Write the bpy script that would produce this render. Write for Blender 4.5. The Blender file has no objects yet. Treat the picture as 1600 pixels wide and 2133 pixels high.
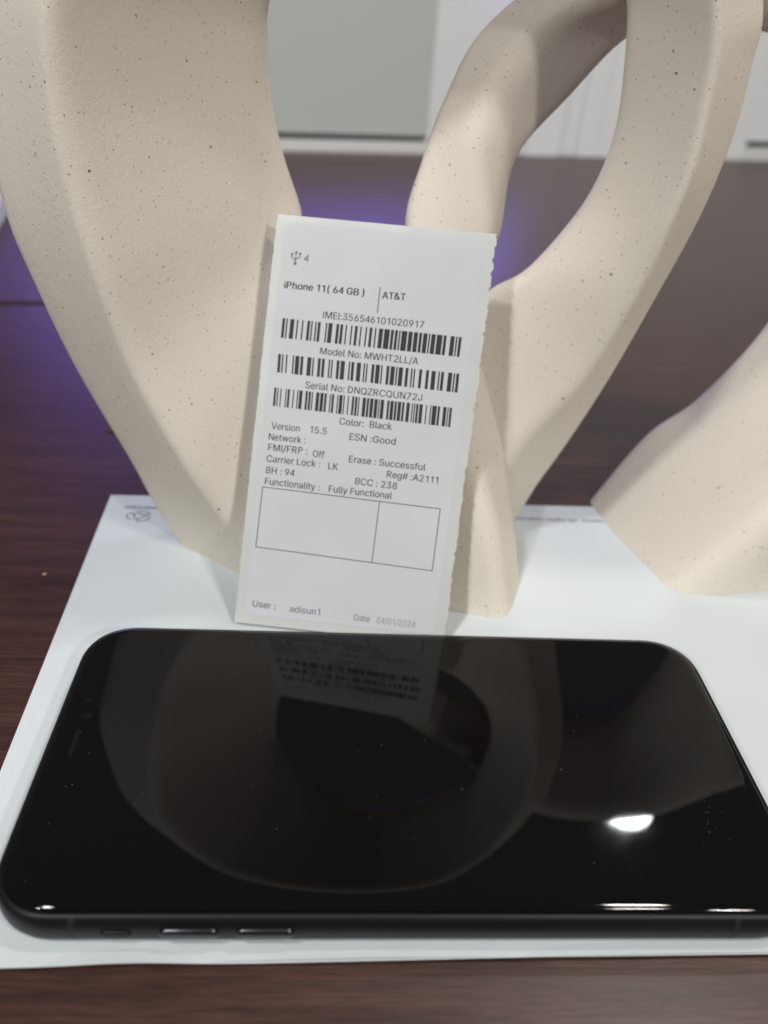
import bpy, bmesh, math, random
from mathutils import Vector, Matrix

SC = bpy.context.scene
COL = SC.collection
MM = 0.001

# ------------------------------------------------------------------ camera
cam_d = bpy.data.cameras.new("camera")
cam = bpy.data.objects.new("camera", cam_d)
COL.objects.link(cam)
cam.location = (-0.017995, -0.115540, 0.142367)
cam.rotation_mode = 'QUATERNION'
cam.rotation_quaternion = (Matrix.Rotation(-0.0815040, 3, 'Z') @ Matrix.Rotation(0.9989786, 3, 'X')
                           @ Matrix.Rotation(0.0797953, 3, 'Z')).to_quaternion()
cam_d.sensor_fit = 'VERTICAL'
cam_d.sensor_height = 7.3
cam_d.sensor_width = 7.3
cam_d.lens = 1664.876 / 2133.0 * 7.3
cam_d.clip_start = 0.005
cam_d.clip_end = 50.0
cam_d.dof.use_dof = True
cam_d.dof.focus_distance = 0.176
cam_d.dof.aperture_fstop = 2.3
SC.camera = cam

# ------------------------------------------------------------------ room light
world = bpy.data.worlds.new("World")
SC.world = world
world.use_nodes = True
bg = world.node_tree.nodes["Background"]
bg.inputs["Color"].default_value = (0.97, 1.0, 1.0, 1)
bg.inputs["Strength"].default_value = 0.125

def disc_lamp(name, loc, power, color, size=0.115, aim=None):
    d = bpy.data.lights.new(name, 'AREA')
    d.shape = 'DISK'
    d.size = size
    d.energy = power
    d.color = color
    o = bpy.data.objects.new(name, d)
    COL.objects.link(o)
    o.location = loc
    if aim:
        v = Vector(aim) - Vector(loc)
        o.rotation_mode = 'QUATERNION'
        o.rotation_quaternion = v.to_track_quat('-Z', 'Y')
    return o

# round ceiling downlights, about 1.4 m above the table, plus one added fill lamp
disc_lamp("downlight_behind_right", (0.683, 1.018, 1.375), 5.2, (0.93, 0.99, 1.0), 0.118)
disc_lamp("downlight_front_right", (0.62, -0.66, 1.40), 7.5, (1.0, 0.955, 0.88), 0.118)
disc_lamp("downlight_front_left", (-0.56, -0.42, 1.40), 10.0, (0.97, 0.99, 1.0), 0.118)
disc_lamp("downlight_far_right", (1.12, -1.60, 1.40), 25.0, (1.0, 0.97, 0.93), 0.118)
disc_lamp("fill_lamp_far_left", (-1.10, -1.50, 1.40), 27.0, (0.98, 0.99, 1.0), 0.118)  # added fill lamp that brightens the sculpture's left-facing sides
disc_lamp("downlight_overhead", (0.57, 0.30, 1.40), 5.6, (1.0, 0.94, 0.84), 0.118)
# blue-violet glow of a screen standing against the partition above the view, mirrored in the table
bl = bpy.data.lights.new("blue_screen_light", 'AREA')
bl.shape = 'RECTANGLE'
bl.size = 0.56
bl.size_y = 0.036
bl.energy = 1.5
bl.color = (0.20, 0.12, 0.85)
blo = bpy.data.objects.new("blue_screen_light", bl)
COL.objects.link(blo)
blo.location = (-0.095, 0.825, 0.170)
blo.rotation_mode = 'QUATERNION'
blo.rotation_quaternion = (Vector((0.0, 0.2, 0.0)) - Vector(blo.location)).to_track_quat('-Z', 'Y')

SC.view_settings.view_transform = 'Standard'
SC.view_settings.look = 'None'
SC.view_settings.gamma = 1.0
SC.view_settings.use_curve_mapping = False
SC.view_settings.exposure = 0.0
SC.cycles.max_bounces = 8
SC.cycles.use_denoising = True

# ------------------------------------------------------------------ helpers
def tag(o, label=None, cat=None, group=None, kind=None):
    if label: o["label"] = label
    if cat: o["category"] = cat
    if group: o["group"] = group
    if kind: o["kind"] = kind
    return o

def empty(name, loc=(0, 0, 0)):
    o = bpy.data.objects.new(name, None)
    o.empty_display_size = 0.01
    COL.objects.link(o)
    o.location = loc
    return o

def set_parent(o, parent):
    o.parent = parent
    o.matrix_parent_inverse = Matrix.Translation(-Vector(parent.location)) if parent.type == 'EMPTY' else Matrix.Identity(4)

def link_mesh(name, verts, faces, mat, parent=None, smooth=False, scale=MM):
    me = bpy.data.meshes.new(name)
    me.from_pydata([(v[0] * scale, v[1] * scale, v[2] * scale) for v in verts], [], faces)
    me.validate()
    bm = bmesh.new(); bm.from_mesh(me)
    bmesh.ops.recalc_face_normals(bm, faces=bm.faces)
    bm.to_mesh(me); bm.free()
    if smooth:
        me.polygons.foreach_set("use_smooth", [True] * len(me.polygons))
    if mat: me.materials.append(mat)
    o = bpy.data.objects.new(name, me)
    COL.objects.link(o)
    if parent:
        set_parent(o, parent)
    return o

def new_mat(name):
    m = bpy.data.materials.new(name)
    m.use_nodes = True
    nt = m.node_tree
    return m, nt, nt.nodes["Principled BSDF"], nt.nodes, nt.links

def simple(name, col, rough=0.5, spec=0.5, metal=0.0, coat=0.0):
    m, nt, b, N, L = new_mat(name)
    b.inputs["Base Color"].default_value = (*col, 1)
    b.inputs["Roughness"].default_value = rough
    b.inputs["Specular IOR Level"].default_value = spec
    b.inputs["Metallic"].default_value = metal
    b.inputs["Coat Weight"].default_value = coat
    return m

def node(N, t, **kw):
    n = N.new(t)
    for k, v in kw.items():
        if k in n.inputs: n.inputs[k].default_value = v
        else: setattr(n, k, v)
    return n

def mixcol(N, L, fac, a, b, blend='MIX'):
    n = N.new('ShaderNodeMix'); n.data_type = 'RGBA'; n.blend_type = blend
    for sock, val in ((n.inputs[0], fac), (n.inputs[6], a), (n.inputs[7], b)):
        if hasattr(val, 'links'): L.new(val, sock)
        else: sock.default_value = val
    return n.outputs[2]

def ramp(N, L, src, stops):
    r = N.new('ShaderNodeValToRGB')
    els = r.color_ramp.elements
    while len(els) < len(stops): els.new(0.5)
    for e, (p, c) in zip(els, stops):
        e.position = p
        e.color = c if len(c) == 4 else (*c, 1)
    L.new(src, r.inputs[0])
    return r.outputs[0]

# ------------------------------------------------------------------ materials
def mat_ceramic():
    m, nt, b, N, L = new_mat("speckled_ceramic")
    tc = N.new('ShaderNodeTexCoord')
    base = (0.685, 0.620, 0.535, 1)
    cl = node(N, 'ShaderNodeTexNoise', Scale=22.0, Detail=3.0); L.new(tc.outputs['Object'], cl.inputs['Vector'])
    c0 = mixcol(N, L, ramp(N, L, cl.outputs['Fac'], [(0.3, (0, 0, 0)), (0.7, (1, 1, 1))]), base, (0.715, 0.652, 0.56, 1))
    fac_all = None
    out = c0
    # scattered brown specks of several sizes, each in its own cell
    for sc, thr, keep, col in ((170.0, 0.055, 0.62, (0.075, 0.04, 0.02, 1)), (360.0, 0.082, 0.30, (0.10, 0.06, 0.035, 1)),
                               (760.0, 0.125, 0.40, (0.22, 0.15, 0.10, 1))):
        wn = node(N, 'ShaderNodeTexNoise', Scale=sc * 1.7, Detail=2.0); L.new(tc.outputs['Object'], wn.inputs['Vector'])
        wa = N.new('ShaderNodeVectorMath'); wa.operation = 'SCALE'; wa.inputs['Scale'].default_value = 0.32 / sc
        L.new(wn.outputs['Color'], wa.inputs[0])
        ad = N.new('ShaderNodeVectorMath'); ad.operation = 'ADD'
        L.new(tc.outputs['Object'], ad.inputs[0]); L.new(wa.outputs[0], ad.inputs[1])
        v = node(N, 'ShaderNodeTexVoronoi', Scale=sc); L.new(ad.outputs[0], v.inputs['Vector'])
        spot = ramp(N, L, v.outputs['Distance'], [(thr * 0.7, (1, 1, 1)), (thr * 1.5, (0, 0, 0))])
        sep = N.new('ShaderNodeSeparateColor'); L.new(v.outputs['Color'], sep.inputs[0])
        k = N.new('ShaderNodeMath'); k.operation = 'GREATER_THAN'; k.inputs[1].default_value = keep; L.new(sep.outputs[0], k.inputs[0])
        mu = N.new('ShaderNodeMath'); mu.operation = 'MULTIPLY'; L.new(spot, mu.inputs[0]); L.new(k.outputs[0], mu.inputs[1])
        st = N.new('ShaderNodeMath'); st.operation = 'MULTIPLY'; L.new(mu.outputs[0], st.inputs[0]); L.new(sep.outputs[1], st.inputs[1])
        out = mixcol(N, L, st.outputs[0], out, col)
    L.new(out, b.inputs['Base Color'])
    b.inputs['Roughness'].default_value = 0.62
    b.inputs['Specular IOR Level'].default_value = 0.35
    g = node(N, 'ShaderNodeTexNoise', Scale=2100.0, Detail=3.0, Roughness=0.6); L.new(tc.outputs['Object'], g.inputs['Vector'])
    g2 = node(N, 'ShaderNodeTexNoise', Scale=620.0, Detail=2.0); L.new(tc.outputs['Object'], g2.inputs['Vector'])
    mx = N.new('ShaderNodeMath'); mx.operation = 'ADD'; L.new(g.outputs['Fac'], mx.inputs[0]); L.new(g2.outputs['Fac'], mx.inputs[1])
    bp = node(N, 'ShaderNodeBump', Strength=0.30, Distance=0.00024); L.new(mx.outputs[0], bp.inputs['Height'])
    L.new(bp.outputs[0], b.inputs['Normal'])
    return m

def mat_wood():
    m, nt, b, N, L = new_mat("dark_wood_laminate")
    tc = N.new('ShaderNodeTexCoord')
    mp = N.new('ShaderNodeMapping'); mp.inputs['Rotation'].default_value = (0, 0, math.radians(7))
    mp.inputs['Scale'].default_value = (16.0, 260.0, 1.0)
    L.new(tc.outputs['Object'], mp.inputs['Vector'])
    wv = node(N, 'ShaderNodeTexNoise', Scale=1.0, Detail=6.0, Roughness=0.62, Distortion=0.6); L.new(mp.outputs[0], wv.inputs['Vector'])
    mp2 = N.new('ShaderNodeMapping'); mp2.inputs['Rotation'].default_value = (0, 0, math.radians(7))
    mp2.inputs['Scale'].default_value = (110.0, 1500.0, 1.0); L.new(tc.outputs['Object'], mp2.inputs['Vector'])
    fi = node(N, 'ShaderNodeTexNoise', Scale=1.0, Detail=3.0, Roughness=0.6); L.new(mp2.outputs[0], fi.inputs['Vector'])
    c1 = ramp(N, L, wv.outputs['Fac'], [(0.28, (0.029, 0.0105, 0.0075)), (0.5, (0.046, 0.0180, 0.0130)), (0.74, (0.074, 0.033, 0.0245))])
    c2 = ramp(N, L, fi.outputs['Fac'], [(0.35, (0.62, 0.58, 0.56)), (0.6, (1.12, 1.1, 1.08))])
    out = mixcol(N, L, 1.0, c1, c2, 'MULTIPLY')
    L.new(out, b.inputs['Base Color'])
    b.inputs['Roughness'].default_value = 0.38
    b.inputs['IOR'].default_value = 1.52
    b.inputs['Specular IOR Level'].default_value = 0.5
    bp = node(N, 'ShaderNodeBump', Strength=0.12, Distance=0.0003); L.new(fi.outputs['Fac'], bp.inputs['Height'])
    L.new(bp.outputs[0], b.inputs['Normal'])
    return m

def mat_paper(name, col, rough=0.6, bump=0.05, sc=60.0, spec=0.3, trans=0.0):
    m, nt, b, N, L = new_mat(name)
    tc = N.new('ShaderNodeTexCoord')
    n = node(N, 'ShaderNodeTexNoise', Scale=sc, Detail=4.0); L.new(tc.outputs['Object'], n.inputs['Vector'])
    c = mixcol(N, L, n.outputs['Fac'], (*[x * 0.965 for x in col], 1), (*col, 1))
    L.new(c, b.inputs['Base Color'])
    b.inputs['Roughness'].default_value = rough
    b.inputs['Specular IOR Level'].default_value = spec
    f = node(N, 'ShaderNodeTexNoise', Scale=2500.0, Detail=2.0); L.new(tc.outputs['Object'], f.inputs['Vector'])
    bp = node(N, 'ShaderNodeBump', Strength=bump, Distance=0.0002); L.new(f.outputs['Fac'], bp.inputs['Height'])
    w = node(N, 'ShaderNodeTexNoise', Scale=26.0, Detail=2.0); L.new(tc.outputs['Object'], w.inputs['Vector'])
    bw_ = node(N, 'ShaderNodeBump', Strength=0.5, Distance=0.0035); L.new(w.outputs['Fac'], bw_.inputs['Height'])
    L.new(bw_.outputs[0], bp.inputs['Normal'])
    L.new(bp.outputs[0], b.inputs['Normal'])
    return m

def mat_glass():
    m, nt, b, N, L = new_mat("black_display_glass")
    tc = N.new('ShaderNodeTexCoord')
    b.inputs['Base Color'].default_value = (0.0016, 0.0016, 0.0018, 1)
    n = node(N, 'ShaderNodeTexNoise', Scale=35.0, Detail=5.0, Roughness=0.6); L.new(tc.outputs['Object'], n.inputs['Vector'])
    r = ramp(N, L, n.outputs['Fac'], [(0.45, (0.012,) * 3), (0.85, (0.06,) * 3)])
    L.new(r, b.inputs['Roughness'])
    b.inputs['IOR'].default_value = 1.43
    return m

def mat_frame():
    m, nt, b, N, L = new_mat("matte_black_aluminium")
    tc = N.new('ShaderNodeTexCoord')
    b.inputs['Base Color'].default_value = (0.0045, 0.0045, 0.0052, 1)
    b.inputs['Metallic'].default_value = 0.0
    b.inputs['Roughness'].default_value = 0.42
    b.inputs['Specular IOR Level'].default_value = 0.30
    f = node(N, 'ShaderNodeTexNoise', Scale=6000.0, Detail=1.0); L.new(tc.outputs['Object'], f.inputs['Vector'])
    bp = node(N, 'ShaderNodeBump', Strength=0.06, Distance=0.0001); L.new(f.outputs['Fac'], bp.inputs['Height'])
    L.new(bp.outputs[0], b.inputs['Normal'])
    return m

M_CER = mat_ceramic()
M_WOOD = mat_wood()
M_SHEET = mat_paper("white_copy_paper", (0.575, 0.61, 0.625), 0.55, 0.05, 45.0)
M_FACE = mat_paper("white_label_paper", (0.565, 0.567, 0.59), 0.5, 0.03, 80.0, 0.3)
M_LINER = mat_paper("pale_glassine_liner", (0.545, 0.555, 0.54), 0.42, 0.03, 150.0, 0.5)
M_INK = simple("black_thermal_ink", (0.028, 0.025, 0.032), 0.55, 0.3)
M_INK_SOFT = simple("grey_thermal_ink", (0.13, 0.125, 0.14), 0.55, 0.3)
M_INK_FAINT = simple("faint_grey_thermal_ink", (0.30, 0.295, 0.31), 0.55, 0.3)
M_PRINT = simple("blue_grey_printed_ink", (0.17, 0.19, 0.24), 0.6, 0.3)
M_GLASS = mat_glass()
M_FRAME = mat_frame()
M_GASKET = simple("black_rubber_gasket", (0.004, 0.004, 0.004), 0.7, 0.2)
M_BAND = simple("dark_antenna_plastic", (0.010, 0.010, 0.012), 0.55, 0.4)
M_SLOT = simple("dark_earpiece_mesh", (0.0035, 0.0035, 0.004), 0.6, 0.15)
M_LENS = simple("dark_sensor_window", (0.003, 0.003, 0.005), 0.12, 0.5)
M_DUST = simple("pale_dust", (0.45, 0.45, 0.45), 0.9, 0.1)
M_BUTTON = simple("satin_black_button_metal", (0.07, 0.07, 0.078), 0.24, 0.5, 0.9)
M_PANEL = simple("grey_panel_laminate", (0.57, 0.59, 0.565), 0.55, 0.4)
M_PANEL_W = simple("white_panel_laminate", (0.88, 0.90, 0.91), 0.5, 0.4)
M_PANEL_S = simple("pale_grey_panel_edge", (0.82,0.845,0.85), 0.5, 0.4)
M_STRIP = simple("white_base_rail", (0.80, 0.81, 0.80), 0.5, 0.4)
M_GAP = simple("dark_green_gap_shade", (0.012, 0.026, 0.020), 0.6, 0.3)  # dark green colour standing in for shade in the gap below a panel
M_CRUMB = simple("tan_crumb", (0.40, 0.30, 0.22), 0.9, 0.1)
M_SPLINT = simple("orange_wood_splinter", (0.20, 0.085, 0.035), 0.8, 0.2)

# ------------------------------------------------------------------ setting: table and desk partition
def prism(name, poly, z0, z1, mat, parent=None, bevel=0.0):
    n = len(poly)
    v = [(x, y, z0) for x, y in poly] + [(x, y, z1) for x, y in poly]
    f = [tuple(range(n))[::-1], tuple(range(n, 2 * n))] + [(i, (i + 1) % n, n + (i + 1) % n, n + i) for i in range(n)]
    o = link_mesh(name, v, f, mat, parent)
    if bevel:
        md = o.modifiers.new("bevel", 'BEVEL'); md.width = bevel * MM; md.segments = 2; md.limit_method = 'ANGLE'
    return o

# seam between the two table tops runs along y = 290 + 0.15 (x + 175)
def seam(x, d=0.0): return 290 + 0.15 * (x + 175) + d
t1 = prism("table_top", [(-520, -420), (1100, -420), (1100, 1250), (-117, 1250), (-117, seam(-117, -3)), (-520, seam(-520, -3))],
           -25, -0.6, M_WOOD, bevel=1.2)
tag(t1, "dark brown wood laminate table top under the phone and sculpture", kind="structure")
t2 = prism("table_top", [(-520, seam(-520, 3)), (-121, seam(-121, 3)), (-121, 1250), (-520, 1250)], -25, -1.1, M_WOOD, bevel=1.2)
tag(t2, "dark brown wood laminate table top beyond the dark seam", kind="structure")
tag(prism("table_underside", [(-520, -420), (1100, -420), (1100, 1250), (-520, 1250)], -40, -26, M_GASKET),
    "dark board under the table tops", kind="structure")

def wall_run(name, a, b, sections, top, label):
    """upright panel on the table from a to b; sections = (s0, s1, kind) in mm along it"""
    root = empty(name, (a[0] * MM, a[1] * MM, 0))
    tag(root, label, kind="structure")
    dx, dy = b[0] - a[0], b[1] - a[1]
    ln = math.hypot(dx, dy); ux, uy = dx / ln, dy / ln
    nx, ny = -uy, ux
    def box(nm, s0, s1, d0, d1, z0, z1, mat):
        P = [(a[0] + ux * s + nx * d, a[1] + uy * s + ny * d) for s, d in ((s0, d0), (s1, d0), (s1, d1), (s0, d1))]
        return prism(nm, P, z0, z1, mat, root)
    for s0, s1, kind in sections:
        if kind == 'grey':
            box("panel", s0, s1, 0, 22, 16.5, top, M_PANEL)
            box("gap_shade", s0, s1, 3, 20, 10.5, 16.4, M_GAP)  # dark strip put in for the shadow line between panel and rail
            box("base_rail", s0, s1, -4, 24, -0.5, 10.4, M_STRIP)
        elif kind == 'low':
            box("panel", s0, s1, 0, 22, 16.5, 152, M_PANEL)
            box("gap_shade", s0, s1, 3, 20, 10.5, 16.4, M_GAP)
            box("base_rail", s0, s1, -4, 24, -0.5, 10.4, M_STRIP)
        elif kind == 'pale':
            box("panel", s0, s1, 0, 22, 21, top, M_PANEL_W)
            box("gap_shade", s0, s1, 3, 20, 14, 20.9, M_GAP)
            box("base_rail", s0, s1, -4, 24, -0.5, 13.9, M_STRIP)
        elif kind == 'white':
            box("panel", s0, s1, -3, 22, -0.5, top, M_PANEL_W)
        elif kind == 'edge':
            box("post", s0, s1, 2, 22, -0.5, top, M_PANEL_S)
    return root

wall_run("back_partition", (-304, 738), (720, 1019),
         [(-40, 392, 'low'), (392.5, 512, 'edge'), (512.5, 556, 'white'), (556.5, 578, 'edge'), (578.5, 605, 'white'), (605.5, 816, 'white'), (816.5, 1060, 'pale')],
         340, "blurred grey and white desk partition at the far edge of the table")
wall_run("low_side_partition", (-222, 330), (-306, 745), [(0, 418, 'grey')], 32,  # side partition made low so it does not block the blue glow
         "blurred side partition left of the sculpture, cut low to let the blue light past")

# ------------------------------------------------------------------ paper sheets
def sheet(name, corners, z, thick, mat, wav, seed, parent=None, nx=60, ny=44):
    """thin sheet from four corners (back-left, back-right, front-right, front-left); z(u,v) waviness in mm"""
    v = []; f = []
    for k in (1, 0):
        for j in range(ny + 1):
            for i in range(nx + 1):
                u, w = i / nx, j / ny
                bl_, br_, fr_, fl_ = [Vector(c) for c in corners]
                P = (bl_ * (1 - u) + br_ * u) * (1 - w) + (fl_ * (1 - u) + fr_ * u) * w
                v.append((P.x, P.y, z + wav(u, w) + thick * k))
    S = (nx + 1) * (ny + 1)
    q = lambda i, j, k: (0 if k else S) + j * (nx + 1) + i
    for j in range(ny):
        for i in range(nx):
            f.append((q(i, j, 1), q(i + 1, j, 1), q(i + 1, j + 1, 1), q(i, j + 1, 1)))
            f.append((q(i, j, 0), q(i, j + 1, 0), q(i + 1, j + 1, 0), q(i + 1, j, 0)))
    for i in range(nx):
        f.append((q(i, 0, 0), q(i + 1, 0, 0), q(i + 1, 0, 1), q(i, 0, 1)))
        f.append((q(i, ny, 1), q(i + 1, ny, 1), q(i + 1, ny, 0), q(i, ny, 0)))
    for j in range(ny):
        f.append((q(0, j, 1), q(0, j + 1, 1), q(0, j + 1, 0), q(0, j, 0)))
        f.append((q(nx, j, 0), q(nx, j + 1, 0), q(nx, j + 1, 1), q(nx, j, 1)))
    o = link_mesh(name, v, f, mat, parent, smooth=True)
    o.data.set_sharp_from_angle(angle=math.radians(50))
    return o

def bump1(x, c, w): return math.exp(-((x - c) / w) ** 2)
def wav_low(u, w):
    # near edge lifts a little off the table in places; centre lies flat
    e = max(0.0, (w - 0.965) / 0.035)
    return e * e * (0.35 + 0.9 * bump1(u, 0.16, 0.05) + 0.6 * bump1(u, 0.62, 0.2))
def wav_top(u, w):
    e = max(0.0, (w - 0.97) / 0.03)
    return e * e * (0.25 + 0.7 * bump1(u, 0.35, 0.12))
ps = empty("folded_paper", (0.02, 0.035, 0))
tag(ps, "white folded sheet of paper lying under the phone and sculpture", "paper")
sheet("lower_leaf", [(-89.3, 109.8, 0), (126, 114.6, 0), (131, -38.5, 0), (-83.8, -41.9, 0)], -0.38, 0.12, M_SHEET, wav_low, 1, ps)
UPPER = sheet("upper_leaf", [(-86.6, 109.3, 0), (126, 114.2, 0), (130.6, -38.9, 0), (-81.6, -41.4, 0)], -0.16, 0.12, M_SHEET, wav_top, 2, ps)
PZ = 0.0   # top of the paper

# ------------------------------------------------------------------ phone
HX, HY = 75.45, 37.85
def rr(d, n=14, rad=12.6, ex=2.25):
    """rounded rectangle outline inset by d, superelliptic corners"""
    r = max(0.5, rad - d)
    pts = []
    for cx, cy, a0 in ((HX - d - r, HY - d - r, 0), (-HX + d + r, HY - d - r, 90), (-HX + d + r, -HY + d + r, 180), (HX - d - r, -HY + d + r, 270)):
        for i in range(n + 1):
            a = math.radians(a0 + 90 * i / n)
            c, s = math.cos(a), math.sin(a)
            pts.append((cx + r * math.copysign(abs(c) ** (2 / ex), c), cy + r * math.copysign(abs(s) ** (2 / ex), s)))
    return pts
def lathe_rr(name, prof, mat, parent, cap_top=False, cap_bot=False, closed=False, zoff=PZ):
    v = []; f = []
    for d, z in prof:
        v += [(x, y, z + zoff) for x, y in rr(d)]
    n = len(rr(0)); m = len(prof)
    rng = range(m) if closed else range(m - 1)
    for k in rng:
        k2 = (k + 1) % m
        for i in range(n):
            j = (i + 1) % n
            f.append((k * n + i, k * n + j, k2 * n + j, k2 * n + i))
    if cap_top: f.append(tuple(range((m - 1) * n, m * n)))
    if cap_bot: f.append(tuple(range(n))[::-1])
    o = link_mesh(name, v, f, mat, parent, smooth=True)
    return o

ph = empty("smartphone", (0, 0, PZ * MM))
tag(ph, "black smartphone lying face up on the white paper", "smartphone")
fr = [(2.6, 0.05), (1.75, 0.12), (1.05, 0.45), (0.55, 1.05), (0.2, 1.95), (0.04, 3.0), (0, 4.0), (0.04, 5.0), (0.2, 6.0), (0.5, 6.8), (0.9, 7.3), (1.22, 7.5), (1.34, 7.46), (1.36, 6.9), (2.6, 6.7)]
frame = lathe_rr("frame", fr, M_FRAME, ph, cap_bot=True, cap_top=True)
gk = lathe_rr("gasket", [(1.38, 6.95), (1.38, 7.40), (1.62, 7.42), (1.62, 6.95)], M_GASKET, ph)
gl = [(1.66, 6.95), (1.66, 7.40), (1.70, 7.58), (1.80, 7.76), (1.97, 7.92), (2.22, 8.05), (2.55, 8.14), (2.95, 8.19), (3.45, 8.215), (4.0, 8.222)]
glass = lathe_rr("front_glass", gl, M_GLASS, ph, cap_top=True)
glass["label"] = "glossy black front glass mirroring the label and sculpture"

def pill(name, cx, cz, lx, hz, y0, y1, mat, parent, n=8, axis='y', bev=0.0):
    """stadium-shaped slab; lx full length, hz full height; extruded y0..y1 (axis y) """
    r = hz / 2
    pts = []
    for s in (1, -1):
        for i in range(n + 1):
            a = math.radians(-90 + 180 * i / n) if s > 0 else math.radians(90 + 180 * i / n)
            pts.append((cx + s * (lx / 2 - r) + r * math.cos(a), cz + r * math.sin(a)))
    v = []; m = len(pts)
    dd = y0 - y1
    rings = [(y0, 1.0), (y1 + dd * 0.50, 1.0), (y1 + dd * 0.22, 0.95), (y1 + dd * 0.06, 0.84), (y1, 0.66)]
    for y, k in rings:
        for a, b in pts:
            aa = cx + (a - cx) * (1 - (1 - k) * hz / lx); bb = cz + (b - cz) * k
            v.append((aa, y, bb) if axis == 'y' else (aa, bb, y))
    f = []
    for q in range(4):
        f += [(q * m + i, q * m + (i + 1) % m, (q + 1) * m + (i + 1) % m, (q + 1) * m + i) for i in range(m)]
    f += [tuple(range(4 * m, 5 * m)), tuple(range(m))[::-1]]
    return link_mesh(name, v, f, mat, parent, smooth=True)

for cx in (-39.6, -26.5):
    rec = pill("volume_button_recess", cx, 4.0 + PZ, 10.9, 2.9, -HY + 0.6, -HY - 0.02, M_GASKET, ph)
    b_ = pill("volume_button", cx, 4.05 + PZ, 10.3, 2.35, -HY + 0.5, -HY - 0.55, M_BUTTON, rec)
rec = pill("mute_switch_recess", -52.1, 4.0 + PZ, 5.9, 3.0, -HY + 0.6, -HY - 0.02, M_GASKET, ph)
pill("mute_switch", -52.1, 3.6 + PZ, 5.2, 1.7, -HY + 0.5, -HY - 0.28, M_FRAME, rec)
# antenna bands: thin strips following the frame profile on the near side
for bx in (-59.4, 58.2):
    v = []; f = []
    prof = [(d, z) for d, z in fr[2:12]]
    for d, z in prof:
        for x in (bx - 0.55, bx + 0.55):
            zc = 4.0
            v.append((x, -HY + d - 0.02, z + (0.015 if z > zc else -0.015) + PZ))
    for k in range(len(prof) - 1):
        f.append((2 * k, 2 * k + 1, 2 * k + 3, 2 * k + 2))
    link_mesh("antenna_band", v, f, M_BAND, frame, smooth=True)
# earpiece slot and sensors at the notch (left end of the phone)
def pill_top(name, cx, cy, lx, wy, mat, z=8.224, parent=glass):
    r = wy / 2; pts = []
    for s in (1, -1):
        for i in range(9):
            a = math.radians(-90 + 180 * i / 8) if s > 0 else math.radians(90 + 180 * i / 8)
            pts.append((cx + r * math.cos(a) , cy + s * 0 + r * math.sin(a)))
    pts = []
    for s in (1, -1):
        for i in range(9):
            a = math.radians(0 + 180 * i / 8) if s > 0 else math.radians(180 + 180 * i / 8)
            pts.append((cx + r * math.cos(a), cy + s * (lx / 2 - r) + r * math.sin(a)))
    v = [(x, y, z + PZ + 0.012) for x, y in pts] + [(x, y, z + PZ - 0.05) for x, y in pts]
    n = len(pts)
    f = [tuple(range(n))] + [(i, n + i, n + (i + 1) % n, (i + 1) % n) for i in range(n)]
    return link_mesh(name, v, f, mat, parent)
pill_top("earpiece_slot", -69.0, -0.2, 7.4, 0.95, M_SLOT)
pill_top("front_camera", -68.4, 7.2, 2.1, 2.1, M_LENS)
pill_top("sensor_window", -69.3, 11.6, 1.5, 1.5, M_LENS)

# dust on the glass: uncountable, one object
random.seed(5)
v = []; f = []
def fleck(x, y, z, a, l, w):
    c, s = math.cos(a), math.sin(a)
    b0 = len(v)
    for px, py, pz in ((-l, 0, 0.0), (0, -w, 0.0), (l, 0, 0.0), (0, w, 0.0), (0, 0, w * 0.9)):
        v.append((x + c * px - s * py, y + s * px + c * py, z + pz))
    f.extend([(b0, b0 + 1, b0 + 4), (b0 + 1, b0 + 2, b0 + 4), (b0 + 2, b0 + 3, b0 + 4), (b0 + 3, b0, b0 + 4), (b0 + 3, b0 + 2, b0 + 1, b0)])
for i in range(95):
    x, y = random.uniform(-70, 62), random.uniform(-34, 33)
    w = random.choice((0.03, 0.035, 0.04, 0.05, 0.06)); l = w * random.choice((1, 1.3, 1.6, 3.2))
    fleck(x, y, 8.225 + PZ, random.uniform(0, 3.14), l, w)
for i in range(26):
    x = random.gauss(61, 1.2); fleck(x, random.uniform(-22, -8), 8.225 + PZ, random.uniform(0, 3.14), 0.06, 0.035)
dust = link_mesh("dust", v, f, M_DUST)
tag(dust, "pale dust specks scattered over the phone glass", "dust", kind="stuff")

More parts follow.
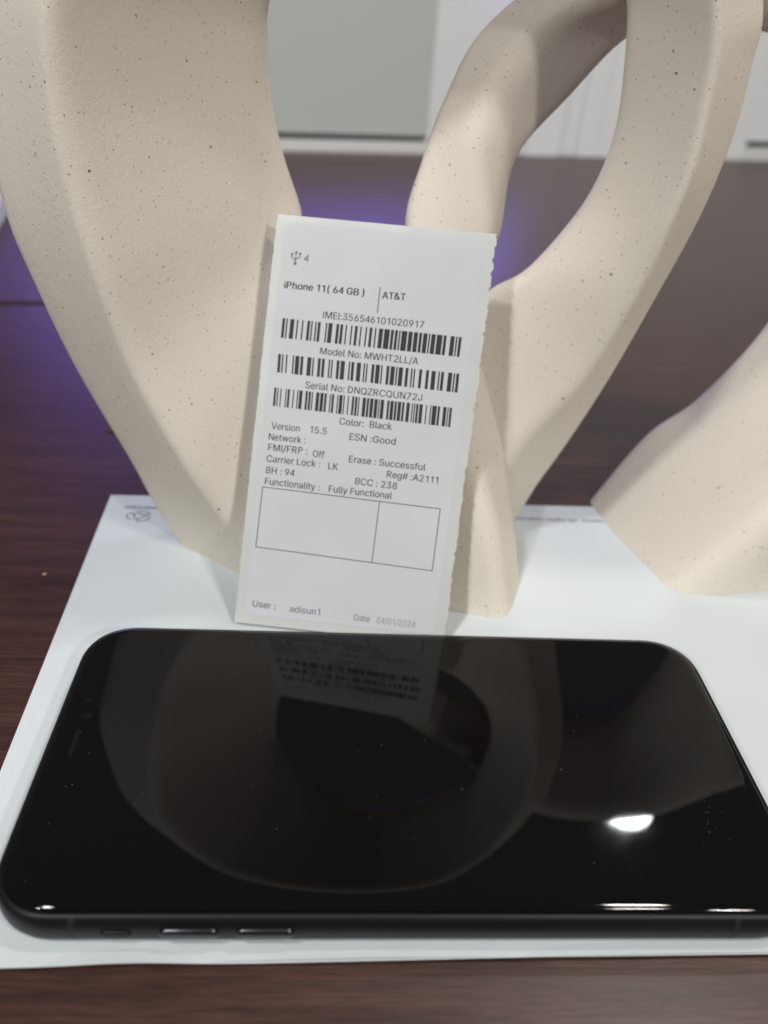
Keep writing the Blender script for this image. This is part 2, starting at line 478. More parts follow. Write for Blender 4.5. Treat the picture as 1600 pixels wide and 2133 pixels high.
# ------------------------------------------------------------------ sculpture
RING = [[[-5, 68, -10], [-5, 108, -14], [-5, 122, 50], [-5, 93, 60]],
    [[-24, 60, -8], [-50, 86, -14], [-34, 122, 52], [-18, 98, 66]],
    [[-42.3, 68.0, 16.9], [-66.4, 88.0, 5.9], [-48, 124, 62], [-25, 104, 78]],
    [[-54.3, 69.0, 37.0], [-75.4, 88.0, 28.5], [-58, 127, 72], [-29, 108, 86]],
    [[-66.1, 72.0, 61.9], [-85.4, 88.0, 54.3], [-48.0, 127.0, 83.1], [-28.7, 111.0, 90.7]],
    [[-72.0, 72.0, 85.3], [-91.8, 87.0, 75.0], [-53.4, 128.0, 94.4], [-33.6, 113.0, 104.6]],
    [[-75.4, 73.0, 101.7], [-96.9, 88.0, 94.1], [-57.9, 129.0, 108.8], [-36.5, 114.0, 116.3]],
    [[-77.3, 74.0, 118.5], [-97, 90, 118], [-57.3, 131.0, 127.5], [-37.7, 115.0, 128.0]],
    [[-76.2, 75.0, 137.3], [-94, 92, 144], [-55.1, 132.0, 145.9], [-37.3, 115.0, 139.2]],
    [[-68, 78, 162], [-81, 97, 176], [-42, 133, 172], [-29, 114, 158]],
    [[-48, 80, 184], [-55, 98, 204], [-23, 130, 192], [-16, 112, 172]],
    [[-8, 80, 195], [-8, 95, 216], [0, 123, 199], [0, 108, 178]],
    [[30, 80, 189], [37, 95, 205], [29, 120, 186], [22, 105, 170]],
    [[51, 80, 168], [63, 96, 178], [50, 117, 167], [38, 101, 157]],
    [[59.4, 80.0, 144.7], [76.3, 96.0, 145.5], [62.8, 116.0, 146.2], [45.9, 100.0, 145.3]],
    [[61.8, 80.0, 135.1], [77.1, 96.0, 135.1], [64.0, 116.0, 130.9], [48.7, 100.0, 131.0]],
    [[62.6, 80.0, 123.8], [77.5, 96.0, 122.8], [64.4, 116.0, 117.4], [49.5, 100.0, 118.4]],
    [[62.6, 80.0, 112.2], [76.1, 96.0, 109.6], [61.0, 116.0, 103.9], [47.5, 100.0, 106.6]],
    [[61.0, 81.0, 100.0], [73.4, 96.0, 97.1], [55.5, 115.0, 94.0], [43.2, 100.0, 96.8]],
    [[58.3, 83.0, 84.5], [68.5, 98.0, 78.4], [43.7, 113.0, 77.8], [33.4, 98.0, 83.9]],
    [[49.6, 86.0, 57.8], [60.4, 100.0, 50.0], [35.3, 111.0, 69.8], [24.4, 97.0, 77.6]],
    [[35.6, 86.0, 36.3], [49.7, 104.0, 17.7], [26.1, 113.0, 49.4], [12, 95, 68]],
    [[12, 78, -6], [34, 106, -10], [8, 122, 48], [3, 93, 62]]]
ARCH = [[[32, 52.5, -3], [39, 72, -3], [22, 82, -3], [13, 58, -3]],
    [[24.7, 62.0, 26.7], [35.4, 78.0, 16.6], [18.4, 86.0, 16.6], [5.7, 68.0, 26.7]],
    [[17.4, 73.0, 46.8], [30.6, 90.0, 38.6], [17.6, 102.0, 36.6], [1.4, 83.0, 44.8]],
    [[9.3, 86.0, 68.1], [25.3, 100.0, 63.7], [16.3, 116.0, 60.7], [-0.7, 101.0, 65.1]],
    [[0.1, 102.0, 92.0], [20.9, 102.0, 93.5], [26.5, 118.0, 87.1], [6.1, 122.0, 88.0]],
    [[3.3, 112.0, 107.1], [16.4, 106.0, 110.0], [29.3, 118.0, 107.7], [16.2, 124.0, 104.8]],
    [[8.9, 120.0, 121.4], [20.3, 112.0, 122.9], [42.4, 126.0, 122.3], [31.0, 134.0, 120.8]],
    [[17.6, 128.0, 136.4], [31.4, 118.0, 137.6], [58.2, 131.0, 138.1], [44.4, 141.0, 136.9]],
    [[39, 132, 155], [50, 116, 149], [77, 131, 142], [66, 147, 148]],
    [[70, 129, 181], [80, 108, 172], [96, 130, 142], [86, 151, 151]],
    [[112, 128, 190], [112, 105, 174], [110, 129, 139], [110, 152, 155]],
    [[148, 126, 184], [137, 102, 160], [119, 126, 122], [130, 150, 146]],
    [[176, 112, 150], [146, 96, 122], [122, 122, 92], [152, 138, 120]],
    [[160, 92, 84], [119.5, 103, 63.5], [116.2, 119.0, 62.9], [182, 118, 84]],
    [[134, 77, 50], [102, 102.5, 38.5], [104.7, 119.0, 39.5], [172, 96, 50]],
    [[112, 70, 27], [88.5, 101, 21], [92.8, 119.0, 26.6], [163, 87, 27]],
    [[87, 66, -3], [73.5, 97, -3], [77, 117, -3], [155, 80, -3]]]

def rounded_section(c, rho, nseg):
    """closed rounded section through four corner points (the curve passes through them)"""
    C = [Vector(p) for p in c]
    for _ in range(40):
        new = []
        for i in range(4):
            P, Nn = C[i - 1], C[(i + 1) % 4]
            r0, r1 = rho[i], rho[i]
            new.append((Vector(c[i]) - 0.25 * r0 * (P + Nn)) / (1 - 0.5 * r0))
        C = new
    pts = []
    for i in range(4):
        P, Q, R = C[i - 1], C[i], C[(i + 1) % 4]
        a = Q.lerp(P, rho[i]); b = Q.lerp(R, rho[i])
        for k in range(nseg + 1):
            t = k / nseg
            pts.append(a * (1 - t) ** 2 + Q * 2 * t * (1 - t) + b * t * t)
        a2 = b; b2 = R.lerp(Q, rho[(i + 1) % 4])
        for k in (1, 2, 3):
            pts.append(a2.lerp(b2, k / 4))
    return pts

def hermite(p0, p1, p2, p3, d0, d1, d2, t):
    """smooth curve p1..p2 with unevenly spaced neighbours (d = spacings)"""
    m1 = (p2 - p0) / (d0 + d1) * d1
    m2 = (p3 - p1) / (d1 + d2) * d1
    a, c = t * t, t * t * t
    return p1 * (2 * c - 3 * a + 1) + m1 * (c - 2 * a + t) + p2 * (3 * a - 2 * c) + m2 * (c - a)

def loft(name, stations, closed, rho, mat, parent, sub=7, nseg=7, floor=PZ + 0.0, label=None):
    n = len(stations)
    secs = []
    last = n if closed else n - 1
    for i in range(last):
        for k in range(sub):
            t = k / sub
            g = lambda j: stations[j % n] if closed else stations[max(0, min(n - 1, j))]
            gap = lambda a, c: max(2.0, sum((Vector(g(a)[q]) - Vector(g(c)[q])).length for q in range(4)) / 4)
            d0, d1, d2 = gap(i - 1, i), gap(i, i + 1), gap(i + 1, i + 2)
            secs.append([hermite(Vector(g(i - 1)[q]), Vector(g(i)[q]), Vector(g(i + 1)[q]), Vector(g(i + 2)[q]), d0, d1, d2, t) for q in range(4)])
    if not closed: secs.append([Vector(c) for c in stations[-1]])
    v = []; f = []
    for s in secs:
        v += [tuple(p) for p in rounded_section(s, rho, nseg)]
    m = len(v) // len(secs)
    K = len(secs)
    for k in range(K if closed else K - 1):
        k2 = (k + 1) % K
        for i in range(m):
            j = (i + 1) % m
            f.append((k * m + i, k * m + j, k2 * m + j, k2 * m + i))
    if not closed:
        f += [tuple(range(m))[::-1], tuple(range((K - 1) * m, K * m))]
    o = link_mesh(name, v, f, mat, parent, smooth=True)
    # flat foot: cut level with the paper
    bm = bmesh.new(); bm.from_mesh(o.data)
    g = bm.verts[:] + bm.edges[:] + bm.faces[:]
    r = bmesh.ops.bisect_plane(bm, geom=g, dist=1e-7, plane_co=(0, 0, floor * MM), plane_no=(0, 0, 1), clear_inner=True)
    cut = [e for e in r['geom_cut'] if isinstance(e, bmesh.types.BMEdge)]
    bmesh.ops.holes_fill(bm, edges=cut, sides=0)
    for fc in bm.faces:
        fc.smooth = abs(fc.normal.z) < 0.999 or fc.calc_center_median().z > 2 * MM
    bm.to_mesh(o.data); bm.free()
    o.data.set_sharp_from_angle(angle=math.radians(45))
    if label: o["label"] = label
    return o

sc_ = empty("knot_sculpture", (0.01, 0.09, PZ * MM))
tag(sc_, "cream speckled ceramic knot sculpture of two interlocked loops standing on white paper", "sculpture")
loft("loop", RING, True, (0.11, 0.20, 0.32, 0.18), M_CER, sc_, label="tall upright cream loop whose broad left side rises out of view")
loft("loop", ARCH, False, (0.24, 0.30, 0.30, 0.28), M_CER, sc_, label="leaning cream arch threaded through the tall loop, foot to the right")

# ------------------------------------------------------------------ printed label
LTL, LTR, LBR, LBL = Vector((-33.8, 97.5, 94.1)), Vector((21.1, 86.0, 95.1)), Vector((13.2, 40.5, 0.9)), Vector((-41.9, 47.3, 0.9))
LW, LH = 56.0, 105.8
def lab(u, w, h=0.0):
    """point of the label sheet: u mm from its left edge, w mm from its top, h mm proud of it"""
    a, b = u / LW, w / LH
    P = (LTL * (1 - a) + LTR * a) * (1 - b) + (LBL * (1 - a) + LBR * a) * b
    n = (LTR - LTL).cross(LBL - LTL).normalized()
    if n.y > 0: n = -n
    bow = 0.5 * math.sin(math.pi * min(1, max(0, b))) - 0.5 * math.exp(-w / 3.0)
    return P + n * (h + bow)

lb = empty("printed_label", tuple((LBL * 0.5 + LBR * 0.5) * MM))
tag(lb, "white printed sticker label with barcodes leaning on the sculpture behind the phone", "label")

def patch(name, outline_l, outline_r, rows, h0, h1, mat, ncol=14):
    """curved thin patch of the label: per row (w) left and right u, thickness from h0 to h1"""
    v = []; f = []
    for h in (h1, h0):
        for w in rows:
            l, r = outline_l(w), outline_r(w)
            for i in range(ncol + 1):
                v.append(tuple(lab(l + (r - l) * i / ncol, w, h)))
    R = len(rows); S = R * (ncol + 1)
    q = lambda i, j, k: k * S + j * (ncol + 1) + i
    for j in range(R - 1):
        for i in range(ncol):
            f.append((q(i, j, 0), q(i, j + 1, 0), q(i + 1, j + 1, 0), q(i + 1, j, 0)))
            f.append((q(i, j, 1), q(i + 1, j, 1), q(i + 1, j + 1, 1), q(i, j + 1, 1)))
        for i in (0, ncol):
            f.append((q(i, j, 0), q(i, j, 1), q(i, j + 1, 1), q(i, j + 1, 0)))
    for i in range(ncol):
        for j in (0, R - 1):
            f.append((q(i, j, 0), q(i + 1, j, 0), q(i + 1, j, 1), q(i, j, 1)))
    o = link_mesh(name, v, f, mat, lb, smooth=True)
    o.data.set_sharp_from_angle(angle=math.radians(40))
    return o

random.seed(21)
rows = [LH * i / 260 for i in range(261)]
jag = {}; cur = 0.0
for w in rows:
    cur = cur * 0.72 + random.uniform(-0.22, 0.22)
    notch = -0.55 * max(0, math.sin(w * 1.9 + 2.0 * math.sin(w * 0.21))) ** 3
    jag[w] = cur * 0.75 + notch * (0.22 if w > 25 else 0.85)
jl = {}; cur = 0.0
for w in rows:
    cur = cur * 0.6 + random.uniform(-0.07, 0.07)
    jl[w] = cur + 0.10 * math.sin(w * 5.2)
patch("backing_liner", lambda w: jl[w] * min(1, w / 2), lambda w: LW - 0.1 + jag[w], rows, -0.06, 0.0, M_LINER)
F0, F1, G0, G1, FR = 2.25, 53.1, 1.7, 103.4, 2.6
def face_edge(w, side):
    k = 0.0
    for e in (G0 + FR - w, w - (G1 - FR)):
        if e > 0: k = FR - math.sqrt(max(0.0, FR * FR - e * e))
    return F0 + k if side == 0 else F1 - k
frows = sorted(set([G0 + FR * (1 - math.cos(math.radians(90 * i / 10))) for i in range(11)] + [G1 - FR * (1 - math.cos(math.radians(90 * i / 10))) for i in range(11)]
                   + [G0 + FR + (G1 - G0 - 2 * FR) * i / 40 for i in range(41)]))
FACE = patch("sticker_face", lambda w: face_edge(w, 0), lambda w: face_edge(w, 1), frows, 0.0, 0.07, M_FACE)
INK_H = 0.082

def flat_print(name, polys, mat, parent=FACE, to3=None):
    """print: polygons given in label mm, laid on the curved face"""
    to3 = to3 or (lambda x, y: tuple(lab(x, y, INK_H)))
    v = []; f = []
    for P in polys:
        b0 = len(v)
        v += [to3(x, y) for x, y in P]
        f.append(tuple(range(b0, b0 + len(P))))
    me = bpy.data.meshes.new(name)
    me.from_pydata([(a * MM, b * MM, c * MM) for a, b, c in v], [], f)
    me.materials.append(mat)
    o = bpy.data.objects.new(name, me); COL.objects.link(o)
    set_parent(o, parent)
    return o

GLYPHS = {" ":[188,[],[]],
"#":[440,[242,0,326,509,377,509,294,0,10,140,19,192,400,192,391,140,64,0,147,509,198,509,115,0,40,316,49,368,429,368,421,316],[8,10,9,8,11,10,0,2,1,0,3,2,12,14,13,12,15,14,4,6,5,4,7,6]],
"&":[474,[397,0,443,40,106,341,154,379,82,415,142,415,109,487,151,443,190,517,190,457,272,486,228,444,295,406,235,414,256,333,214,377,121,228,79,272,91,177,33,193,89,118,31,102,119,69,81,21,172,52,168,-8,227,61,253,7,287,110,333,70,338,194,392,166,361,260,419,240],[0,1,3,0,3,2,2,3,5,2,5,4,4,5,7,4,7,6,6,7,9,6,9,8,8,9,11,8,11,10,10,11,13,10,13,12,12,13,15,12,15,14,14,15,17,14,17,16,16,17,19,16,19,18,18,19,21,18,21,20,20,21,23,20,23,22,22,23,25,22,25,24,24,25,27,24,27,26,26,27,29,26,29,28,28,29,31,28,31,30,30,31,33,30,33,32]],
"(":[273,[89,207,90,244,94,283,101,324,109,364,119,403,132,441,145,477,160,510,177,539,236,539,219,503,204,466,191,428,179,390,169,351,161,313,156,276,152,241,151,207,152,176,155,145,160,115,167,83,177,50,188,16,202,-19,218,-57,236,-96,177,-96,150,-46,128,4,111,55,99,106,92,156],[8,10,9,8,11,10,7,11,8,7,12,11,6,12,7,6,13,12,5,13,6,5,14,13,4,14,5,4,15,14,3,15,4,3,16,15,2,16,3,2,17,16,1,17,2,1,18,17,0,18,1,0,19,18,34,19,0,34,20,19,34,21,20,33,21,34,33,22,21,33,23,22,32,23,33,32,24,23,31,24,32,31,25,24,31,26,25,30,26,31,30,27,26,29,27,30,29,28,27]],
")":[273,[37,-96,56,-56,72,-18,86,18,97,52,106,85,113,116,118,147,121,177,122,207,121,241,117,276,112,313,104,351,94,390,82,428,69,466,54,503,37,539,97,539,113,510,128,477,142,441,154,403,164,364,173,323,179,283,183,244,184,207,182,156,174,104,161,53,144,3,123,-47,97,-96],[17,19,18,17,20,19,17,21,20,16,21,17,16,22,21,15,22,16,15,23,22,14,23,15,14,24,23,13,24,14,13,25,24,12,25,13,12,26,25,11,26,12,11,27,26,10,27,11,10,28,27,9,28,10,8,28,9,8,29,28,7,29,8,7,30,29,6,30,7,5,30,6,5,31,30,4,31,5,4,32,31,3,32,4,2,32,3,2,33,32,1,33,2,1,34,33,0,34,1]],
".":[188,[95,-4,83,-3,73,1,63,9,55,18,51,29,50,41,51,53,55,64,63,73,73,81,83,85,95,87,107,85,118,81,128,73,135,64,140,53,141,41,140,29,135,18,128,9,118,1,107,-3],[11,13,12,10,13,11,10,14,13,10,15,14,9,15,10,8,15,9,8,16,15,7,16,8,7,17,16,6,17,7,6,18,17,5,18,6,5,19,18,4,19,5,4,20,19,3,20,4,3,21,20,2,21,3,2,22,21,1,22,2,1,23,22,0,23,1]],
"/":[249,[235,533,71,-76,14,-76,178,533],[2,0,3,2,1,0]],
"0":[453,[227,-7,191,-3,158,7,130,24,105,48,85,77,69,113,57,155,50,202,48,254,50,306,57,353,69,395,85,431,106,461,130,484,159,502,191,512,227,516,262,512,295,502,323,484,348,461,368,431,384,395,396,353,403,306,405,254,403,202,396,155,384,113,368,77,348,48,323,24,295,7,263,-3,227,50,250,52,271,60,290,74,306,92,320,116,330,144,338,176,342,213,344,254,342,295,338,332,330,365,320,393,306,416,290,435,271,449,250,457,227,460,203,457,182,449,163,435,147,416,134,393,123,365,115,332,111,295,109,254,111,213,115,176,123,144,134,116,147,92,163,74,182,60,203,52],[17,19,18,16,19,17,16,20,19,15,20,16,15,21,20,14,21,15,14,22,21,14,54,22,54,53,22,53,23,22,13,55,14,55,54,14,13,56,55,52,23,53,13,57,56,51,23,52,13,58,57,50,23,51,50,24,23,12,58,13,12,59,58,49,24,50,11,59,12,49,25,24,11,60,59,48,25,49,11,61,60,47,25,48,10,61,11,47,26,25,10,62,61,46,26,47,9,62,10,46,27,26,9,63,62,45,27,46,8,63,9,8,64,63,44,27,45,44,28,27,8,65,64,43,28,44,7,65,8,43,29,28,7,66,65,42,29,43,6,66,7,42,30,29,6,67,66,41,30,42,40,30,41,6,68,67,5,68,6,40,31,30,5,69,68,39,31,40,39,32,31,4,69,5,4,70,69,38,32,39,4,71,70,37,32,38,36,32,37,4,36,71,4,32,36,4,33,32,3,33,4,2,33,3,2,34,33,2,35,34,1,35,2,1,0,35]],
"1":[395,[213,0,277,0,277,509,213,509,84,409,116,361,266,458,234,506],[0,1,2,0,2,3,4,5,6,4,6,7]],
"2":[453,[64,0,64,47,234,229,252,248,268,266,282,282,294,298,303,312,311,327,316,341,319,356,320,371,319,389,315,405,308,419,298,431,287,441,273,449,258,455,241,458,224,460,205,458,188,454,172,447,159,438,148,427,139,413,132,398,128,381,127,362,66,362,68,391,75,418,86,442,102,464,121,482,143,496,168,507,196,513,225,516,254,513,281,507,306,497,328,482,346,465,361,445,372,423,379,398,381,372,380,354,377,336,371,318,363,299,351,280,336,259,317,235,294,209,267,180,153,60,153,57,389,57,389,0],[38,40,39,38,41,40,37,41,38,37,42,41,36,42,37,36,43,42,35,43,36,35,44,43,34,44,35,34,20,44,20,19,44,19,45,44,33,21,34,21,20,34,18,45,19,33,22,21,17,45,18,33,23,22,16,45,17,33,24,23,16,46,45,32,24,33,15,46,16,32,25,24,14,46,15,32,26,25,14,47,46,13,47,14,31,26,32,31,27,26,12,47,13,12,48,47,31,28,27,30,28,31,11,48,12,30,29,28,11,49,48,10,49,11,9,49,10,9,50,49,8,50,9,8,51,50,7,51,8,7,52,51,6,52,7,6,53,52,5,53,6,4,53,5,4,54,53,3,54,4,3,55,54,2,55,3,2,56,55,1,56,2,1,57,56,1,58,57,1,59,58,1,60,59,1,61,60,0,61,1]],
"3":[453,[218,-7,188,-5,159,1,133,10,108,22,88,38,70,57,57,79,48,104,44,132,109,132,112,115,118,100,126,87,137,76,150,66,165,59,182,54,200,51,219,50,239,51,258,55,275,61,291,69,304,80,315,93,323,108,328,125,329,145,328,163,323,180,316,196,306,211,292,223,275,234,254,241,229,246,201,248,157,248,157,299,288,448,288,452,70,452,70,509,372,509,372,461,211,278,211,289,247,290,279,286,308,276,333,262,354,244,371,222,383,198,391,173,393,145,390,116,383,90,370,66,354,45,333,27,309,12,281,2,251,-5],[42,44,43,42,45,44,42,41,45,41,40,45,40,46,45,39,47,40,47,46,40,38,47,39,47,49,48,38,49,47,38,50,49,38,51,50,38,37,51,37,52,51,36,52,37,35,52,36,35,53,52,34,53,35,33,53,34,32,53,33,32,54,53,31,54,32,31,55,54,30,55,31,29,55,30,29,56,55,28,56,29,27,56,28,27,57,56,8,10,9,8,11,10,26,57,27,26,58,57,8,12,11,25,58,26,7,12,8,7,13,12,24,58,25,24,59,58,7,14,13,23,59,24,6,14,7,6,15,14,22,59,23,6,16,15,22,60,59,21,60,22,6,17,16,5,17,6,20,60,21,5,18,17,19,60,20,5,19,18,5,60,19,5,61,60,4,61,5,4,62,61,3,62,4,3,63,62,2,63,3,2,64,63,1,64,2,1,0,64]],
"4":[395,[253,0,317,0,317,509,253,509,18,118,375,118,375,176,18,176,23,155,67,125,302,464,258,494],[0,1,2,0,2,3,4,5,6,4,6,7,8,9,10,8,10,11]],
"5":[453,[221,-7,192,-5,165,1,140,11,118,25,99,41,83,60,71,82,63,105,60,130,122,130,125,115,130,102,138,89,148,78,160,68,173,60,188,54,204,51,221,50,241,51,259,56,276,64,291,75,304,89,314,104,322,122,326,141,328,162,326,183,321,203,314,221,303,237,290,251,275,262,257,270,238,275,218,277,201,276,184,273,167,268,152,262,139,255,128,246,67,253,96,509,366,509,366,452,151,452,134,301,136,301,148,311,162,318,178,325,194,330,212,333,229,334,252,332,274,328,294,321,313,311,330,299,345,285,358,269,370,251,379,231,386,210,390,187,391,163,388,132,381,102,369,76,352,52,332,32,309,15,282,3,253,-4],[44,48,45,48,46,45,48,47,46,44,49,48,55,57,56,54,57,55,54,58,57,53,58,54,53,59,58,52,59,53,52,60,59,51,60,52,51,61,60,50,61,51,44,50,49,44,61,50,44,39,61,39,38,61,38,62,61,38,37,62,37,63,62,36,63,37,35,63,36,44,40,39,34,63,35,34,64,63,44,41,40,44,42,41,33,64,34,44,43,42,33,65,64,32,65,33,31,65,32,31,66,65,30,66,31,30,67,66,29,67,30,29,68,67,28,68,29,28,69,68,27,69,28,26,69,27,26,70,69,8,10,9,8,11,10,25,70,26,8,12,11,7,12,8,24,70,25,24,71,70,7,13,12,7,14,13,23,71,24,6,14,7,6,15,14,23,72,71,22,72,23,6,16,15,21,72,22,6,17,16,5,17,6,20,72,21,5,18,17,20,73,72,19,73,20,5,19,18,5,73,19,4,73,5,4,74,73,3,74,4,3,75,74,2,75,3,2,76,75,1,76,2,1,0,76]],
"6":[453,[226,-7,196,-4,168,3,142,15,119,31,100,51,84,74,73,101,66,130,64,162,65,187,71,212,80,239,93,268,112,302,137,340,252,509,322,509,151,261,145,261,151,270,157,279,165,288,174,295,184,302,196,307,208,311,221,313,235,314,265,312,291,305,316,295,337,280,355,262,370,240,380,215,387,187,389,157,387,127,379,98,368,73,352,50,333,30,310,14,284,3,257,-4,226,48,245,50,263,55,279,63,293,73,304,86,314,101,322,119,326,137,327,157,326,178,322,196,314,213,304,228,293,241,279,251,263,259,245,264,226,265,207,264,190,259,174,252,160,241,148,229,138,214,131,197,126,179,125,158,126,138,131,119,138,102,148,86,160,73,174,63,190,55,207,50],[15,17,16,15,23,17,23,18,17,14,23,15,27,29,28,26,29,27,26,30,29,25,30,26,24,30,25,24,31,30,13,23,14,23,31,24,13,22,23,18,31,23,18,32,31,13,21,22,18,64,32,64,33,32,13,20,21,13,19,20,12,19,13,18,65,64,63,33,64,18,66,65,62,33,63,62,34,33,12,18,19,12,66,18,12,67,66,61,34,62,12,68,67,60,34,61,12,69,68,59,34,60,59,35,34,11,69,12,11,70,69,58,35,59,58,36,35,11,71,70,57,36,58,10,71,11,10,72,71,56,36,57,56,37,36,9,72,10,9,73,72,55,37,56,8,73,9,8,74,73,54,37,55,54,38,37,8,75,74,53,38,54,7,75,8,53,39,38,7,76,75,52,39,53,7,77,76,51,39,52,6,77,7,51,40,39,6,78,77,50,40,51,5,78,6,5,79,78,49,40,50,49,41,40,5,80,79,48,41,49,5,81,80,47,41,48,4,81,5,4,46,81,46,41,47,46,42,41,4,42,46,3,42,4,3,43,42,2,43,3,2,44,43,1,44,2,1,45,44,0,45,1]],
"7":[453,[97,0,323,448,323,452,62,452,62,509,391,509,391,449,165,0],[3,5,4,3,2,5,2,6,5,1,6,2,1,7,6,0,7,1]],
"8":[453,[226,-7,193,-5,163,1,136,11,111,25,91,42,74,62,62,84,54,109,52,135,53,156,58,176,65,195,75,212,87,228,101,241,117,252,134,260,153,265,153,267,129,276,109,289,93,308,80,330,73,354,70,380,73,405,79,429,90,450,106,469,124,485,146,498,170,508,197,514,226,516,255,514,282,508,306,498,328,485,346,469,361,450,373,429,379,405,382,380,379,354,372,330,359,308,343,289,323,276,300,267,300,265,319,260,335,252,351,241,365,228,377,212,387,195,395,176,399,156,401,135,398,109,391,84,378,62,362,42,341,25,317,11,289,1,259,-5,226,49,248,50,267,54,285,60,300,69,313,79,323,91,331,106,335,121,337,139,335,157,330,173,322,189,312,202,298,213,283,223,265,230,247,234,226,235,206,234,187,230,169,223,154,213,140,202,130,189,122,173,117,157,115,139,117,121,121,106,129,91,139,79,152,69,167,60,185,54,205,50,226,290,244,291,260,294,274,300,287,308,298,318,307,330,314,344,318,359,319,376,318,392,314,407,308,420,299,432,288,442,275,449,260,455,244,459,226,460,208,459,192,455,177,449,164,442,153,432,145,420,138,407,134,392,133,376,134,359,138,344,145,330,154,318,165,308,178,300,193,294,209,291],[33,35,34,32,35,33,32,36,35,31,36,32,31,37,36,30,37,31,30,38,37,29,38,30,29,39,38,28,123,29,123,39,29,123,122,39,122,121,39,121,40,39,28,124,123,120,40,121,28,125,124,119,40,120,27,125,28,119,41,40,27,126,125,118,41,119,27,127,126,117,41,118,116,41,117,27,128,127,26,128,27,116,42,41,26,129,128,115,42,116,26,130,129,114,42,115,25,130,26,114,43,42,25,131,130,113,43,114,24,131,25,113,44,43,24,132,131,112,44,113,24,133,132,111,44,112,111,45,44,23,133,24,23,134,133,110,45,111,23,135,134,109,45,110,109,46,45,22,135,23,22,136,135,108,46,109,22,137,136,107,46,108,107,47,46,21,137,22,21,138,137,106,47,107,21,139,138,105,47,106,21,104,139,104,47,105,21,47,104,21,48,47,20,48,21,20,49,48,19,49,20,18,49,19,18,50,49,17,50,18,17,51,50,16,51,17,16,52,51,15,52,16,15,53,52,14,86,15,86,53,15,86,54,53,14,87,86,85,54,86,14,88,87,84,54,85,14,89,88,83,54,84,13,89,14,83,55,54,13,90,89,82,55,83,13,91,90,81,55,82,12,91,13,81,56,55,12,92,91,80,56,81,11,92,12,80,57,56,11,93,92,79,57,80,79,58,57,10,93,11,10,94,93,78,58,79,10,95,94,77,58,78,77,59,58,9,95,10,9,96,95,76,59,77,8,96,9,76,60,59,8,97,96,75,60,76,75,61,60,7,97,8,7,98,97,74,61,75,7,99,98,73,61,74,6,99,7,73,62,61,6,100,99,72,62,73,6,101,100,71,62,72,5,101,6,71,63,62,5,102,101,70,63,71,5,103,102,69,63,70,5,68,103,68,63,69,5,63,68,4,63,5,4,64,63,4,65,64,3,65,4,2,65,3,2,66,65,1,66,2,1,67,66,0,67,1]],
"9":[453,[226,516,256,513,285,506,310,494,333,478,352,458,368,434,380,408,387,378,389,347,387,322,382,296,373,270,359,240,340,207,315,168,200,0,130,0,301,248,307,248,302,238,295,229,287,221,278,214,268,207,257,202,245,198,232,195,218,195,188,197,161,203,137,214,116,229,98,247,83,269,72,294,66,321,64,352,66,382,73,411,85,436,101,459,120,479,143,494,168,506,196,513,226,460,207,459,190,454,174,446,160,435,148,423,138,407,131,390,127,372,125,352,127,331,131,313,138,295,148,280,160,268,174,257,190,250,207,245,226,243,245,245,263,249,279,257,293,267,305,280,314,295,322,312,326,330,327,350,326,371,322,390,314,407,305,422,293,435,279,446,263,454,245,459],[45,1,0,44,1,45,44,2,1,43,2,44,43,3,2,42,3,43,42,4,3,41,4,42,41,46,4,46,5,4,41,47,46,81,5,46,40,47,41,40,48,47,80,5,81,80,6,5,40,49,48,79,6,80,40,50,49,78,6,79,39,50,40,39,51,50,77,6,78,77,7,6,39,52,51,76,7,77,38,52,39,76,8,7,38,53,52,75,8,76,38,54,53,74,8,75,37,54,38,74,9,8,37,55,54,73,9,74,36,55,37,36,56,55,72,9,73,72,10,9,36,57,56,71,10,72,71,11,10,35,57,36,35,58,57,70,11,71,70,12,11,35,59,58,69,12,70,34,59,35,34,60,59,68,12,69,68,13,12,33,60,34,33,61,60,67,13,68,33,62,61,66,19,67,19,13,67,33,63,62,65,18,66,18,19,66,65,24,18,24,17,18,20,13,19,32,63,33,32,64,63,64,24,65,32,24,64,20,14,13,21,14,20,22,14,21,31,24,32,23,14,22,30,24,31,24,14,23,30,25,24,17,14,24,17,15,14,29,25,30,29,26,25,29,27,26,28,27,29,17,16,15]],
":":[188,[95,271,83,272,73,277,63,284,55,294,51,304,50,316,51,328,55,339,63,349,73,356,83,360,95,362,107,360,118,356,128,349,135,339,140,328,141,316,140,304,135,294,128,284,118,277,107,272,95,-4,83,-3,73,1,63,9,55,18,51,29,50,41,51,53,55,64,63,73,73,81,83,85,95,87,107,85,118,81,128,73,135,64,140,53,141,41,140,29,135,18,128,9,118,1,107,-3],[35,37,36,34,37,35,34,38,37,34,39,38,33,39,34,32,39,33,32,40,39,31,40,32,31,41,40,30,41,31,30,42,41,29,42,30,29,43,42,28,43,29,28,44,43,27,44,28,27,45,44,26,45,27,26,46,45,25,46,26,25,47,46,24,47,25,11,13,12,11,14,13,10,14,11,10,15,14,9,15,10,8,15,9,8,16,15,7,16,8,7,17,16,6,17,7,6,18,17,5,18,6,5,19,18,5,20,19,4,20,5,3,20,4,3,21,20,2,21,3,2,22,21,2,23,22,1,23,2,1,0,23]],
"A":[480,[16,0,201,509,276,509,463,0,395,0,287,302,280,323,272,346,264,372,255,402,244,438,232,478,245,478,233,437,222,402,213,371,204,345,197,322,191,302,85,0,110,142,110,199,370,199,370,142],[0,11,1,11,2,1,11,12,2,12,3,2,0,21,11,21,13,11,13,10,11,13,10,12,10,22,12,22,3,12,9,22,10,21,14,13,8,22,9,21,15,14,7,22,8,21,16,15,6,22,7,21,17,16,5,22,6,21,18,17,21,20,18,20,19,18,4,23,5,23,22,5,0,20,21,20,22,21,20,23,22,23,3,22,0,19,20,4,3,23]],
